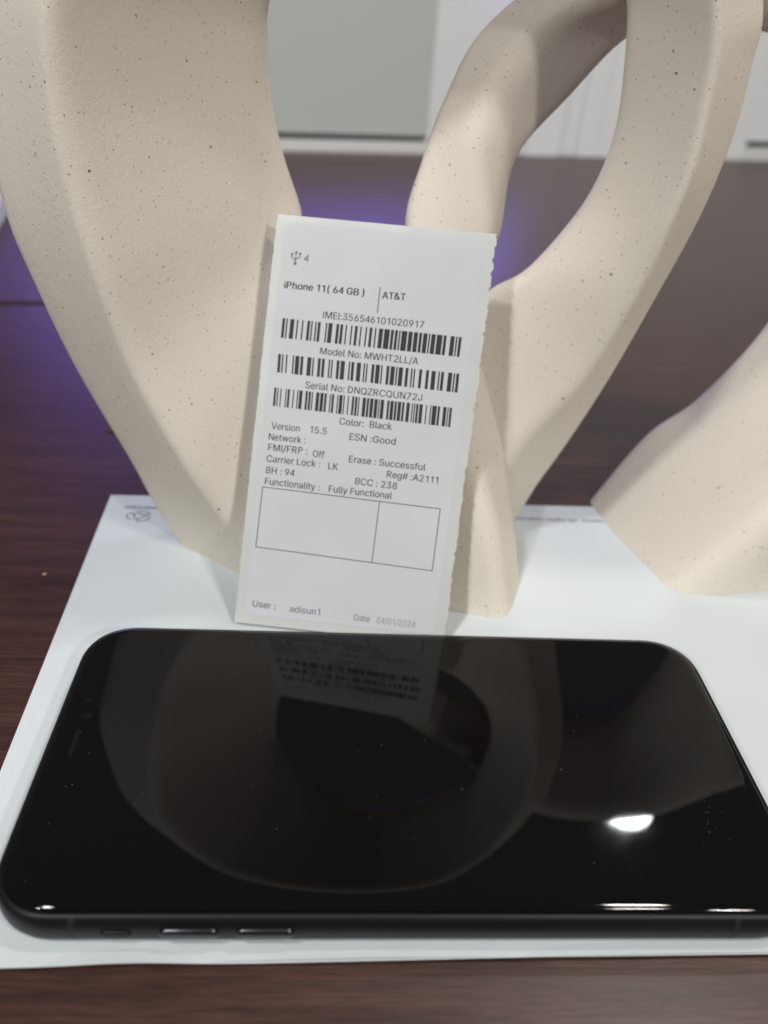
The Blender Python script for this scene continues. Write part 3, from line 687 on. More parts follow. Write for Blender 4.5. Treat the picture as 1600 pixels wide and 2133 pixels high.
"B":[456,[60,0,60,509,241,509,274,507,304,501,329,491,350,477,367,461,381,442,390,421,396,398,398,374,397,353,393,336,387,320,378,307,368,295,356,286,343,278,329,272,315,267,315,262,331,260,347,254,363,245,378,234,391,220,402,203,411,184,416,161,418,136,416,111,410,88,400,67,386,48,368,31,344,18,317,8,284,2,247,0,125,57,245,57,281,60,309,67,330,80,344,96,353,115,355,137,354,153,350,169,342,184,333,197,320,209,306,218,289,225,269,229,248,231,125,231,125,285,238,285,256,287,273,290,288,296,302,304,314,314,323,326,330,340,335,355,336,372,333,393,326,412,313,429,294,442,270,449,240,452,125,452],[0,75,1,75,2,1,75,3,2,75,4,3,75,5,4,75,6,5,75,7,6,75,74,7,74,8,7,0,58,75,73,8,74,72,8,73,72,9,8,71,9,72,70,9,71,70,10,9,69,10,70,69,11,10,68,11,69,68,12,11,67,12,68,66,12,67,66,13,12,65,13,66,65,14,13,64,14,65,64,15,14,63,15,64,63,16,15,62,16,63,61,16,62,61,17,16,60,17,61,59,17,60,59,18,17,0,57,58,57,59,58,57,18,59,57,19,18,57,20,19,57,21,20,57,22,21,57,23,22,57,24,23,57,25,24,57,56,25,56,55,25,55,26,25,0,40,57,54,26,55,53,26,54,53,27,26,52,27,53,51,27,52,51,28,27,50,28,51,49,28,50,49,29,28,48,29,49,48,30,29,47,30,48,46,30,47,46,31,30,45,31,46,45,32,31,44,32,45,44,33,32,43,33,44,42,33,43,42,34,33,41,34,42,0,41,40,0,34,41,0,35,34,0,36,35,0,37,36,0,38,37,0,39,38]],
"C":[510,[267,-7,225,-3,186,7,150,25,119,49,92,79,70,115,53,157,44,203,40,254,44,305,53,352,70,393,92,429,119,459,150,484,186,501,225,512,267,516,293,514,317,511,340,504,362,496,383,485,402,471,419,456,435,438,448,418,459,397,467,373,473,348,408,348,404,365,397,380,389,395,380,407,369,418,357,428,344,437,330,444,315,449,300,453,284,455,267,456,237,453,209,445,184,432,161,414,141,391,125,364,113,332,106,295,103,254,106,213,113,177,125,145,141,117,161,94,184,76,210,63,237,56,267,53,284,54,300,56,315,60,330,65,344,72,357,81,369,90,380,102,389,114,397,128,404,144,408,160,473,160,467,135,459,112,448,91,435,71,420,53,402,38,383,24,363,13,341,5,317,-2,293,-6],[17,19,18,17,20,19,16,20,17,16,21,20,16,22,21,15,22,16,15,23,22,15,24,23,14,24,15,14,25,24,13,44,14,44,43,14,43,25,14,42,25,43,42,26,25,41,26,42,13,45,44,40,26,41,39,26,40,13,46,45,38,26,39,38,27,26,37,27,38,13,47,46,12,47,13,36,27,37,35,27,36,35,28,27,12,48,47,34,28,35,34,29,28,33,29,34,11,48,12,11,49,48,32,29,33,32,30,29,31,30,32,11,50,49,10,50,11,10,51,50,9,51,10,9,52,51,8,52,9,8,53,52,8,54,53,7,54,8,7,55,54,72,74,73,72,75,74,6,55,7,6,56,55,71,75,72,71,76,75,70,76,71,6,57,56,5,57,6,69,76,70,69,77,76,68,77,69,5,58,57,68,78,77,67,78,68,66,78,67,4,58,5,4,59,58,65,78,66,65,79,78,64,79,65,4,60,59,63,79,64,62,79,63,4,61,60,61,79,62,61,80,79,4,80,61,3,80,4,3,81,80,2,81,3,2,82,81,2,83,82,1,83,2,1,84,83,1,85,84,0,85,1]],
"D":[500,[58,0,122,0,122,509,58,509,122,509,122,445,220,509,220,445,231,509,222,445,277,500,258,439,323,480,290,425,364,449,319,403,397,408,344,373,422,361,362,337,437,309,374,297,442,254,378,254,437,200,374,212,422,148,362,172,397,101,344,136,364,60,319,106,323,29,290,84,277,9,258,70,231,0,222,64,220,0,220,64,122,0,122,64],[0,1,2,0,2,3,4,5,7,4,7,6,6,7,9,6,9,8,8,9,11,8,11,10,10,11,13,10,13,12,12,13,15,12,15,14,14,15,17,14,17,16,16,17,19,16,19,18,18,19,21,18,21,20,20,21,23,20,23,22,22,23,25,22,25,24,24,25,27,24,27,26,26,27,29,26,29,28,28,29,31,28,31,30,30,31,33,30,33,32,32,33,35,32,35,34,34,35,37,34,37,36,36,37,39,36,39,38,38,39,41,38,41,40]],
"E":[419,[60,0,60,509,372,509,372,452,125,452,125,286,355,286,355,229,125,229,125,57,375,57,375,0],[0,4,1,4,2,1,4,3,2,0,5,4,0,8,5,8,6,5,8,7,6,0,9,8,0,10,9,0,11,10]],
"F":[410,[60,0,60,509,369,509,369,452,125,452,125,278,346,278,346,221,125,221,125,0],[0,4,1,4,2,1,4,3,2,0,5,4,0,8,5,8,6,5,8,7,6,0,9,8]],
"G":[520,[269,-7,225,-3,185,7,149,25,118,49,91,79,69,116,53,157,43,203,40,254,43,305,53,352,69,393,91,429,117,459,149,484,184,501,223,512,265,516,291,514,316,510,340,504,363,494,384,483,403,469,421,453,436,436,449,416,460,395,468,373,474,349,408,349,402,365,395,379,387,393,378,406,368,417,356,427,344,436,330,443,315,448,300,453,283,455,265,456,236,453,209,445,183,432,160,414,141,392,125,364,113,332,106,295,103,254,106,213,113,177,125,145,141,117,161,95,184,76,210,63,238,56,269,53,296,55,322,61,345,71,365,85,382,102,396,123,407,147,413,173,415,202,434,199,283,199,283,256,478,256,478,200,475,160,466,124,451,91,431,62,406,38,377,19,344,5,308,-4],[17,19,18,17,20,19,16,20,17,16,21,20,16,22,21,15,22,16,15,23,22,14,23,15,14,24,23,14,25,24,13,44,14,44,43,14,43,25,14,42,25,43,41,25,42,41,26,25,13,45,44,40,26,41,39,26,40,13,46,45,38,26,39,38,27,26,37,27,38,13,47,46,12,47,13,36,27,37,35,27,36,35,28,27,12,48,47,34,28,35,34,29,28,11,48,12,33,29,34,11,49,48,32,29,33,32,30,29,31,30,32,11,50,49,10,50,11,10,51,50,9,51,10,9,52,51,72,74,73,72,70,74,70,75,74,8,52,9,8,53,52,8,54,53,7,54,8,72,69,70,71,75,70,71,76,75,69,71,72,69,76,71,7,55,54,68,76,69,68,77,76,6,55,7,67,77,68,6,56,55,67,78,77,66,78,67,6,57,56,5,57,6,65,78,66,5,58,57,65,79,78,64,79,65,4,58,5,4,59,58,63,79,64,4,60,59,63,80,79,62,80,63,4,61,60,61,80,62,4,80,61,3,80,4,3,81,80,2,81,3,2,82,81,1,82,2,1,83,82,0,83,1]],
"H":[517,[60,0,60,509,125,509,125,289,392,289,392,509,457,509,457,0,392,0,392,232,125,232,125,0],[0,2,1,0,3,2,4,6,5,4,7,6,0,10,3,10,4,3,10,9,4,9,7,4,0,11,10,8,7,9]],
"I":[194,[65,0,129,0,129,509,65,509],[0,1,2,0,2,3]],
"J":[396,[185,-7,143,-2,106,11,75,33,52,63,38,100,33,145,33,173,98,173,98,145,100,117,108,93,122,74,139,61,160,53,185,50,209,53,230,61,248,74,261,93,269,117,272,145,272,509,336,509,336,145,332,100,318,63,294,33,263,11,227,-2],[21,23,22,21,24,23,6,8,7,6,9,8,5,9,6,5,10,9,20,24,21,20,25,24,5,11,10,19,25,20,4,11,5,19,26,25,18,26,19,4,12,11,4,13,12,17,26,18,17,27,26,3,13,4,3,14,13,16,27,17,3,15,14,15,27,16,3,27,15,2,27,3,2,28,27,1,28,2,1,29,28,0,29,1]],
"K":[474,[55,0,119,0,119,509,55,509,119,165,119,250,345,509,430,509,190,290,235,335,445,0,362,0],[0,1,2,0,2,3,4,5,6,4,6,7,8,9,10,8,10,11]],
"L":[393,[60,0,60,509,125,509,125,57,361,57,361,0],[0,2,1,0,3,2,0,4,3,0,5,4]],
"M":[628,[60,0,60,509,152,509,277,187,280,179,284,170,287,159,291,147,295,135,299,123,303,110,307,97,311,84,315,71,319,60,322,49,307,49,311,59,314,71,318,83,322,95,326,108,330,121,334,134,338,146,342,158,346,169,349,179,352,187,476,509,568,509,568,0,504,0,504,291,504,302,504,314,504,327,505,340,505,354,505,369,505,383,506,398,506,413,506,428,507,443,507,457,513,457,508,441,503,425,498,409,492,393,487,378,482,363,477,348,472,335,467,322,463,310,459,300,456,291,342,0,286,0,170,291,167,300,163,310,159,321,155,333,150,347,145,361,140,376,134,392,129,408,124,424,118,441,112,457,119,457,119,444,120,430,120,416,120,401,121,386,121,372,121,357,121,342,122,328,122,315,122,302,122,291,122,0],[0,73,1,73,2,1,73,74,2,74,3,2,28,45,29,45,30,29,45,46,30,46,31,30,0,72,73,75,3,74,28,44,45,47,31,46,76,3,75,28,48,44,48,43,44,48,43,47,43,31,47,0,76,72,76,71,72,0,77,76,71,3,76,42,31,43,28,49,48,70,3,71,0,78,77,41,31,42,28,50,49,69,3,70,0,79,78,40,31,41,28,51,50,68,3,69,0,80,79,39,31,40,28,52,51,67,3,68,0,81,80,38,31,39,28,53,52,66,3,67,0,82,81,37,31,38,28,54,53,65,3,66,0,83,82,36,31,37,28,55,54,64,3,65,0,84,83,35,31,36,28,56,55,63,3,64,0,85,84,34,31,35,28,57,56,62,3,63,0,86,85,33,31,34,28,58,57,61,3,62,0,87,86,60,3,61,28,59,58,32,31,33,60,4,3,27,59,28,60,5,4,26,59,27,60,6,5,25,59,26,60,7,6,24,59,25,60,8,7,23,59,24,60,9,8,22,59,23,60,10,9,21,59,22,60,11,10,20,59,21,60,12,11,19,59,20,60,18,12,18,13,12,18,13,19,13,59,19,14,59,13,60,17,18,15,59,14,60,16,17,60,15,16,60,59,15]],
"N":[523,[60,0,60,509,136,509,343,183,349,174,355,163,363,151,371,137,379,122,388,107,396,90,405,73,414,55,405,54,403,72,402,90,401,108,400,126,399,142,399,157,399,171,399,184,399,195,399,509,463,509,463,0,387,0,202,290,194,303,186,317,177,331,168,346,159,363,148,381,136,402,123,425,108,452,119,454,120,429,121,406,122,384,123,363,124,345,124,328,125,313,125,301,125,291,125,0],[0,36,1,36,2,1,36,37,2,37,3,2,22,24,23,22,25,24,38,3,37,0,38,36,38,35,36,0,39,38,35,3,38,34,3,35,0,40,39,33,3,34,0,41,40,32,3,33,0,42,41,31,3,32,30,3,31,0,43,42,29,3,30,0,44,43,28,3,29,0,45,44,27,3,28,0,46,45,0,47,46,26,3,27,21,25,22,20,25,21,26,4,3,26,5,4,19,25,20,26,6,5,18,25,19,26,7,6,17,25,18,26,8,7,16,25,17,26,9,8,15,25,16,26,10,9,14,11,15,11,25,15,26,14,10,14,11,10,12,25,11,26,13,14,13,25,12,26,25,13]],
"O":[533,[267,-7,225,-3,186,7,150,25,119,49,92,79,70,115,53,157,44,203,40,254,44,305,53,352,70,393,92,429,119,459,150,484,186,501,225,512,267,516,309,512,348,501,384,484,415,459,442,429,464,393,480,352,490,305,493,254,490,203,480,157,464,115,442,79,415,49,384,25,348,7,309,-3,267,53,296,55,324,63,349,76,372,94,392,116,408,144,420,176,428,213,430,254,428,295,420,332,408,365,392,392,372,415,349,433,324,446,296,453,267,456,237,453,210,445,184,433,161,415,142,392,125,364,113,332,106,295,103,254,106,213,113,176,125,144,142,117,161,94,184,76,210,63,237,55],[17,19,18,16,19,17,16,20,19,15,20,16,15,21,20,14,21,15,14,22,21,13,55,14,55,54,14,54,22,14,54,53,22,53,23,22,52,23,53,13,56,55,51,23,52,13,57,56,50,23,51,13,58,57,50,24,23,12,58,13,49,24,50,12,59,58,11,59,12,49,25,24,48,25,49,11,60,59,47,25,48,11,61,60,10,61,11,47,26,25,46,26,47,10,62,61,9,62,10,46,27,26,45,27,46,9,63,62,8,63,9,8,64,63,44,27,45,44,28,27,8,65,64,43,28,44,7,65,8,43,29,28,7,66,65,42,29,43,6,66,7,42,30,29,6,67,66,41,30,42,6,68,67,40,30,41,5,68,6,40,31,30,5,69,68,39,31,40,39,32,31,4,69,5,4,70,69,38,32,39,4,71,70,37,32,38,4,36,71,36,32,37,4,32,36,4,33,32,3,33,4,2,33,3,2,34,33,1,34,2,1,35,34,1,0,35]],
"P":[458,[58,0,122,0,122,509,58,509,122,509,122,445,260,509,260,445,276,508,264,445,314,498,290,439,351,477,310,427,379,445,326,409,398,406,336,388,404,364,340,364,398,322,336,340,379,283,326,319,351,251,310,301,314,230,290,289,276,220,264,283,260,219,260,283,122,219,122,283],[0,1,2,0,2,3,4,5,7,4,7,6,6,7,9,6,9,8,8,9,11,8,11,10,10,11,13,10,13,12,12,13,15,12,15,14,14,15,17,14,17,16,16,17,19,16,19,18,18,19,21,18,21,20,20,21,23,20,23,22,22,23,25,22,25,24,24,25,27,24,27,26,26,27,29,26,29,28,28,29,31,28,31,30,30,31,33,30,33,32]],
"Q":[533,[267,-7,225,-3,186,7,150,25,119,49,92,79,70,115,53,157,44,203,40,254,44,305,53,352,70,393,92,429,119,459,150,484,186,501,225,512,267,516,309,512,348,501,384,484,415,459,442,429,464,393,480,352,490,305,493,254,490,203,480,157,464,115,442,79,415,49,384,25,348,7,309,-3,267,53,296,55,324,63,349,76,372,94,392,116,408,144,420,176,428,213,430,254,428,295,420,332,408,365,392,392,372,415,349,433,324,446,296,453,267,456,237,453,210,445,184,433,161,415,142,392,125,364,113,332,106,295,103,254,106,213,113,176,125,144,142,117,161,94,184,76,210,63,237,55,340,150,300,110,450,-40,490,0],[17,19,18,16,19,17,16,20,19,15,20,16,15,21,20,14,21,15,14,22,21,13,55,14,55,54,14,54,22,14,54,53,22,53,23,22,52,23,53,13,56,55,51,23,52,13,57,56,50,23,51,13,58,57,50,24,23,12,58,13,49,24,50,12,59,58,11,59,12,49,25,24,48,25,49,11,60,59,47,25,48,11,61,60,10,61,11,47,26,25,46,26,47,10,62,61,9,62,10,46,27,26,45,27,46,9,63,62,8,63,9,8,64,63,44,27,45,44,28,27,8,65,64,43,28,44,7,65,8,43,29,28,7,66,65,42,29,43,6,66,7,42,30,29,6,67,66,41,30,42,6,68,67,40,30,41,5,68,6,40,31,30,5,69,68,39,31,40,39,32,31,4,69,5,4,70,69,38,32,39,4,71,70,37,32,38,4,36,71,36,32,37,4,32,36,4,33,32,3,33,4,2,33,3,2,34,33,1,34,2,1,35,34,1,0,35,72,73,74,72,74,75]],
"R":[488,[58,0,122,0,122,509,58,509,122,509,122,445,260,509,260,445,276,508,264,445,314,498,290,439,351,477,310,427,379,445,326,409,398,406,336,388,404,364,340,364,398,322,336,340,379,283,326,319,351,251,310,301,314,230,290,289,276,220,264,283,260,219,260,283,122,219,122,283,215,220,290,235,435,0,355,0],[0,1,2,0,2,3,4,5,7,4,7,6,6,7,9,6,9,8,8,9,11,8,11,10,10,11,13,10,13,12,12,13,15,12,15,14,14,15,17,14,17,16,16,17,19,16,19,18,18,19,21,18,21,20,20,21,23,20,23,22,22,23,25,22,25,24,24,25,27,24,27,26,26,27,29,26,29,28,28,29,31,28,31,30,30,31,33,30,33,32,34,35,36,34,36,37]],
"S":[447,[224,-9,188,-7,156,-1,128,9,102,23,81,40,64,60,51,83,42,109,38,137,104,137,108,118,114,102,123,88,136,76,150,66,166,59,185,53,204,50,224,49,246,50,267,54,286,60,303,69,317,79,329,92,338,106,344,122,346,139,344,154,340,168,332,179,322,189,310,197,296,205,280,211,263,217,245,222,184,239,145,253,112,269,86,289,67,313,56,341,52,372,54,400,62,425,75,448,92,468,113,484,138,498,165,508,195,514,227,516,259,514,289,508,316,498,340,484,360,468,377,449,390,427,398,403,401,378,337,378,332,402,320,421,302,437,280,449,254,456,225,459,204,457,185,454,167,448,152,440,139,430,129,418,121,405,117,391,115,376,117,359,122,345,131,334,142,324,155,315,169,308,184,302,198,297,212,293,264,279,279,275,295,270,312,264,328,256,344,248,359,238,372,226,384,213,395,198,402,180,407,161,408,139,406,112,399,87,386,64,370,43,349,25,323,11,294,0,261,-7],[52,54,53,51,54,52,51,55,54,50,55,51,50,56,55,49,56,50,49,57,56,48,57,49,48,58,57,48,59,58,47,70,48,70,69,48,69,59,48,68,59,69,47,71,70,67,59,68,47,72,71,66,59,67,66,60,59,46,72,47,46,73,72,46,74,73,65,60,66,46,75,74,65,61,60,45,75,46,64,61,65,45,76,75,45,77,76,64,62,61,63,62,64,44,77,45,44,78,77,44,79,78,43,79,44,43,80,79,43,81,80,42,81,43,42,82,81,42,83,82,42,84,83,41,84,42,41,85,84,41,86,85,41,87,86,41,88,87,40,88,41,40,89,88,40,90,89,40,91,90,39,91,40,39,92,91,39,93,92,38,93,39,38,94,93,37,94,38,37,95,94,37,96,95,36,96,37,35,96,36,35,97,96,34,97,35,33,97,34,33,98,97,32,98,33,31,98,32,31,99,98,30,99,31,29,99,30,29,100,99,28,100,29,27,100,28,27,101,100,8,10,9,8,11,10,26,101,27,8,12,11,26,102,101,7,12,8,25,102,26,7,13,12,24,102,25,7,14,13,24,103,102,6,14,7,23,103,24,6,15,14,22,103,23,6,16,15,22,104,103,21,104,22,5,16,6,5,17,16,20,104,21,5,18,17,19,104,20,5,19,18,5,104,19,5,105,104,4,105,5,4,106,105,3,106,4,3,107,106,2,107,3,2,108,107,1,108,2,1,0,108]],
"T":[449,[32,452,32,509,417,509,417,452,257,452,257,0,193,0,193,452],[0,2,1,0,3,2,7,3,0,6,4,7,4,3,7,6,5,4]],
"U":[517,[259,-8,220,-6,186,2,154,15,126,33,103,55,85,80,71,108,63,140,60,173,60,509,124,509,124,178,126,155,132,133,141,113,153,95,169,80,187,68,208,59,232,53,259,52,285,53,309,59,331,68,349,80,364,95,377,113,385,133,391,155,393,178,393,509,457,509,457,173,454,140,446,108,433,80,414,55,391,33,363,15,332,2,297,-6],[9,11,10,9,12,11,30,32,31,30,33,32,9,13,12,29,33,30,8,13,9,29,34,33,8,14,13,28,34,29,7,14,8,28,35,34,27,35,28,7,15,14,7,16,15,26,35,27,6,16,7,26,36,35,6,17,16,25,36,26,6,18,17,24,36,25,5,18,6,24,37,36,5,19,18,23,37,24,5,20,19,22,37,23,22,38,37,4,20,5,4,21,20,21,38,22,4,38,21,3,38,4,3,39,38,2,39,3,2,40,39,1,40,2,1,41,40,0,41,1]],
"V":[480,[204,0,16,509,84,509,192,206,199,187,207,164,215,137,225,106,236,71,248,31,235,31,247,71,257,107,267,138,276,165,283,187,290,206,395,509,463,509,278,0],[0,2,1,0,3,2,16,18,17,16,19,18,0,4,3,15,19,16,14,19,15,0,5,4,13,19,14,0,6,5,12,19,13,0,7,6,11,19,12,0,8,7,10,9,11,9,19,11,0,9,8,0,19,9]],
"W":[686,[155,0,16,509,82,509,163,196,167,179,172,162,175,145,179,128,183,111,187,94,190,76,194,58,197,40,189,40,193,58,196,76,200,94,203,111,207,128,211,145,215,162,220,179,224,196,306,509,380,509,462,196,466,179,470,162,474,145,478,128,482,111,486,94,490,76,494,58,497,40,488,40,492,58,495,76,499,94,503,111,506,128,510,145,515,162,519,179,523,196,603,509,670,509,530,0,455,0,368,323,362,345,357,368,351,391,346,417,341,445,336,475,350,475,345,446,340,420,335,395,330,371,324,347,318,323,230,0],[0,2,1,0,3,2,22,55,23,55,24,23,55,56,24,56,25,24,44,46,45,44,47,46,22,54,55,57,25,56,58,53,57,53,25,57,22,58,54,58,53,54,22,59,58,52,25,53,22,60,59,51,25,52,22,61,60,50,25,51,22,62,61,49,25,50,22,63,62,48,25,49,0,4,3,21,63,22,48,26,25,43,47,44,0,5,4,20,63,21,48,27,26,42,47,43,0,6,5,19,63,20,48,28,27,41,47,42,0,7,6,18,63,19,48,29,28,40,47,41,0,8,7,17,63,18,48,30,29,39,47,40,0,9,8,16,63,17,48,31,30,38,47,39,0,10,9,15,63,16,48,32,31,37,47,38,0,14,10,14,11,10,48,36,32,36,33,32,14,11,15,11,63,15,36,33,37,33,47,37,12,63,11,34,47,33,0,13,14,48,35,36,0,12,13,0,63,12,48,34,35,48,47,34]],
"Z":[438,[42,0,42,46,273,385,284,400,295,415,306,431,318,446,329,461,341,476,348,454,327,453,306,453,285,452,265,452,244,452,223,452,40,452,40,509,397,509,397,462,169,129,157,113,146,97,134,81,122,65,110,49,97,33,90,54,111,55,131,56,152,57,173,57,193,57,214,57,399,57,399,0],[16,18,17,16,8,18,8,19,18,16,7,8,9,19,8,9,20,19,16,11,7,11,6,7,10,20,9,11,6,10,6,20,10,16,12,11,16,13,12,16,14,13,16,15,14,5,20,6,4,20,5,3,20,4,2,20,3,1,20,2,1,21,20,1,22,21,1,23,22,1,24,23,1,27,24,27,28,24,28,25,24,32,34,33,32,35,34,31,35,32,30,35,31,29,35,30,28,35,29,25,35,28,1,26,27,26,35,25,0,26,1,0,35,26]],
"a":[389,[160,-9,137,-7,115,-3,94,5,76,15,60,29,48,45,38,63,32,84,30,108,32,128,36,146,43,161,53,174,64,184,78,193,92,200,108,206,125,211,143,214,161,217,178,220,200,223,218,225,234,227,247,229,257,231,265,235,271,240,274,246,276,255,276,257,275,272,272,285,267,297,260,307,251,315,240,322,227,327,212,330,196,331,178,330,163,327,149,322,137,316,127,309,118,301,110,292,104,283,100,274,41,291,51,313,64,331,79,346,95,358,114,368,133,375,153,380,173,383,194,384,208,384,223,382,239,379,255,375,271,369,286,360,300,350,312,336,322,320,330,301,335,278,337,251,337,0,277,0,277,52,272,52,267,43,260,34,252,25,242,16,229,8,215,1,199,-4,181,-7,170,45,192,47,211,51,228,59,242,68,254,80,263,93,270,108,274,122,276,138,276,190,272,187,267,184,259,182,251,180,241,178,231,176,221,174,210,173,200,171,191,170,182,169,175,168,161,166,147,163,134,159,122,153,112,147,103,139,97,130,93,118,92,105,93,93,96,82,102,72,109,64,119,57,130,52,142,48,156,46],[58,60,59,58,61,60,57,61,58,57,62,61,56,62,57,56,63,62,55,63,56,55,64,63,55,65,64,54,65,55,54,66,65,53,66,54,53,67,66,52,67,53,52,40,67,40,39,67,39,68,67,51,41,52,41,40,52,51,42,41,38,68,39,51,43,42,37,68,38,51,44,43,36,68,37,36,69,68,51,45,44,35,69,36,50,45,51,50,46,45,34,69,35,34,70,69,50,47,46,33,70,34,50,48,47,49,48,50,32,70,33,32,71,70,31,71,32,30,71,31,29,71,30,29,72,71,28,72,29,27,72,28,26,94,27,94,72,27,25,94,26,24,94,25,23,94,24,22,94,23,21,94,22,20,94,21,19,94,20,18,94,19,17,94,18,16,94,17,15,94,16,14,94,15,14,95,94,93,72,94,14,96,95,14,97,96,13,97,14,13,98,97,13,99,98,13,100,99,13,101,100,13,102,101,12,102,13,12,103,102,12,104,103,12,105,104,12,106,105,12,107,106,12,108,107,12,109,108,11,109,12,11,110,109,11,111,110,11,112,111,10,112,11,10,113,112,92,72,93,10,114,113,9,114,10,91,72,92,9,115,114,8,115,9,90,72,91,8,116,115,89,72,90,8,117,116,7,117,8,7,118,117,88,74,89,74,72,89,7,119,118,87,74,88,7,120,119,6,120,7,86,75,87,75,74,87,6,121,120,6,122,121,86,76,75,73,72,74,85,76,86,6,123,122,84,76,85,6,84,123,6,76,84,5,76,6,5,77,76,5,78,77,4,78,5,4,79,78,4,80,79,3,80,4,3,81,80,2,81,3,2,82,81,1,82,2,1,83,82,0,83,1]],
"c":[396,[207,-8,174,-5,144,3,117,16,93,35,72,58,56,85,44,116,37,150,34,187,37,225,44,260,56,291,72,318,93,341,117,360,144,374,174,382,207,384,226,384,243,381,260,377,276,371,291,364,305,356,318,346,330,335,340,322,349,308,356,293,362,277,303,262,300,272,295,281,290,289,284,297,278,304,270,311,261,316,252,321,242,325,231,328,220,329,207,330,184,328,163,321,145,310,130,296,118,278,108,258,102,236,98,212,96,187,98,163,102,139,108,117,118,97,130,80,145,66,163,55,184,49,207,46,220,47,232,49,243,52,253,55,262,60,271,66,279,73,285,80,292,89,297,98,301,107,304,117,363,102,357,86,350,70,341,56,331,43,319,32,306,21,292,12,277,5,261,-1,244,-5,226,-7],[17,19,18,17,20,19,16,20,17,16,21,20,16,22,21,15,22,16,15,23,22,15,24,23,14,24,15,14,25,24,14,26,25,13,43,14,43,26,14,43,42,26,42,27,26,13,44,43,41,27,42,13,45,44,40,27,41,39,27,40,39,28,27,13,46,45,38,28,39,12,46,13,37,28,38,36,28,37,12,47,46,36,29,28,35,29,36,34,29,35,12,48,47,34,30,29,11,48,12,33,30,34,32,30,33,11,49,48,32,31,30,10,49,11,10,50,49,10,51,50,9,51,10,9,52,51,8,52,9,8,53,52,8,54,53,7,54,8,7,55,54,7,56,55,72,74,73,6,56,7,71,74,72,71,75,74,70,75,71,6,57,56,69,75,70,69,76,75,5,57,6,5,58,57,68,76,69,67,76,68,67,77,76,66,77,67,5,59,58,65,77,66,4,59,5,65,78,77,64,78,65,4,60,59,63,78,64,62,78,63,4,61,60,61,78,62,4,78,61,4,79,78,3,79,4,3,80,79,3,81,80,2,81,3,2,82,81,2,83,82,1,83,2,1,84,83,1,85,84,0,85,1]],
"d":[424,[195,-8,165,-6,137,3,111,16,89,34,70,57,55,84,43,116,36,151,34,189,36,227,43,261,55,293,70,320,89,342,112,361,137,374,165,382,196,384,218,383,237,379,253,373,267,364,278,355,287,346,295,336,301,327,306,319,311,319,311,509,372,509,372,0,313,0,313,59,307,59,301,50,295,41,287,31,277,21,266,12,252,4,236,-3,217,-7,205,47,226,49,246,55,263,65,278,78,290,95,299,115,306,138,310,162,312,189,310,216,306,241,300,263,290,282,278,299,263,312,246,322,227,328,205,330,182,328,162,322,145,311,130,298,118,281,108,261,102,239,98,215,96,189,98,163,102,139,109,117,118,97,130,80,145,66,162,55,182,49],[28,30,29,28,31,30,17,19,18,17,20,19,16,20,17,16,21,20,15,21,16,15,22,21,15,23,22,14,23,15,14,24,23,14,25,24,13,61,14,61,25,14,61,26,25,13,62,61,60,26,61,59,26,60,13,63,62,59,27,26,58,27,59,13,64,63,12,64,13,58,28,27,58,57,28,57,56,28,56,55,28,55,54,28,54,31,28,12,65,64,12,66,65,11,66,12,11,67,66,10,67,11,10,68,67,53,31,54,10,69,68,9,69,10,52,31,53,9,70,69,9,71,70,51,31,52,8,71,9,8,72,71,50,31,51,7,72,8,7,73,72,49,31,50,7,74,73,6,74,7,48,31,49,6,75,74,47,33,48,33,31,48,5,75,6,5,76,75,46,33,47,5,77,76,45,34,46,34,33,46,45,35,34,32,31,33,4,77,5,4,78,77,44,35,45,44,36,35,4,43,78,43,36,44,4,36,43,4,37,36,3,37,4,3,38,37,3,39,38,2,39,3,2,40,39,2,41,40,1,41,2,1,42,41,0,42,1]],
"e":[380,[70,165,325,165,325,218,70,218,296,190,354,190,296,210,354,219,287,246,342,267,272,277,321,309,251,302,291,345,228,318,254,371,203,327,212,385,177,327,168,385,152,318,126,371,129,302,89,345,108,277,59,309,93,246,38,267,84,211,26,219,83,173,24,170,89,137,32,121,102,104,50,76,121,76,77,37,143,57,111,7,168,46,152,-11,193,43,196,-16,218,48,239,-8,243,61,278,14,264,83,311,46,283,114,334,84],[0,1,2,0,2,3,4,5,7,4,7,6,6,7,9,6,9,8,8,9,11,8,11,10,10,11,13,10,13,12,12,13,15,12,15,14,14,15,17,14,17,16,16,17,19,16,19,18,18,19,21,18,21,20,20,21,23,20,23,22,22,23,25,22,25,24,24,25,27,24,27,26,26,27,29,26,29,28,28,29,31,28,31,30,30,31,33,30,33,32,32,33,35,32,35,34,34,35,37,34,37,36,36,37,39,36,39,38,38,39,41,38,41,40,40,41,43,40,43,42,42,43,45,42,45,44,44,45,47,44,47,46,46,47,49,46,49,48,48,49,51,48,51,50]],
"f":[254,[228,379,228,327,6,327,6,379,81,0,81,432,82,452,87,470,96,486,107,499,120,510,135,519,152,525,169,529,187,530,201,530,212,529,222,527,231,525,238,523,243,521,227,468,224,470,220,471,215,472,209,473,202,474,195,474,178,472,164,468,154,460,147,449,143,435,142,419,142,0],[13,15,14,13,16,15,12,16,13,12,17,16,12,18,17,11,18,12,11,19,18,11,20,19,11,21,20,10,21,11,9,23,10,23,22,10,22,21,10,8,25,9,25,24,9,24,23,9,7,27,8,27,26,8,26,25,8,7,28,27,7,29,28,6,29,7,6,30,29,6,31,30,5,31,6,5,32,31,5,33,32,4,33,5,4,34,33,2,0,3,2,1,0]],
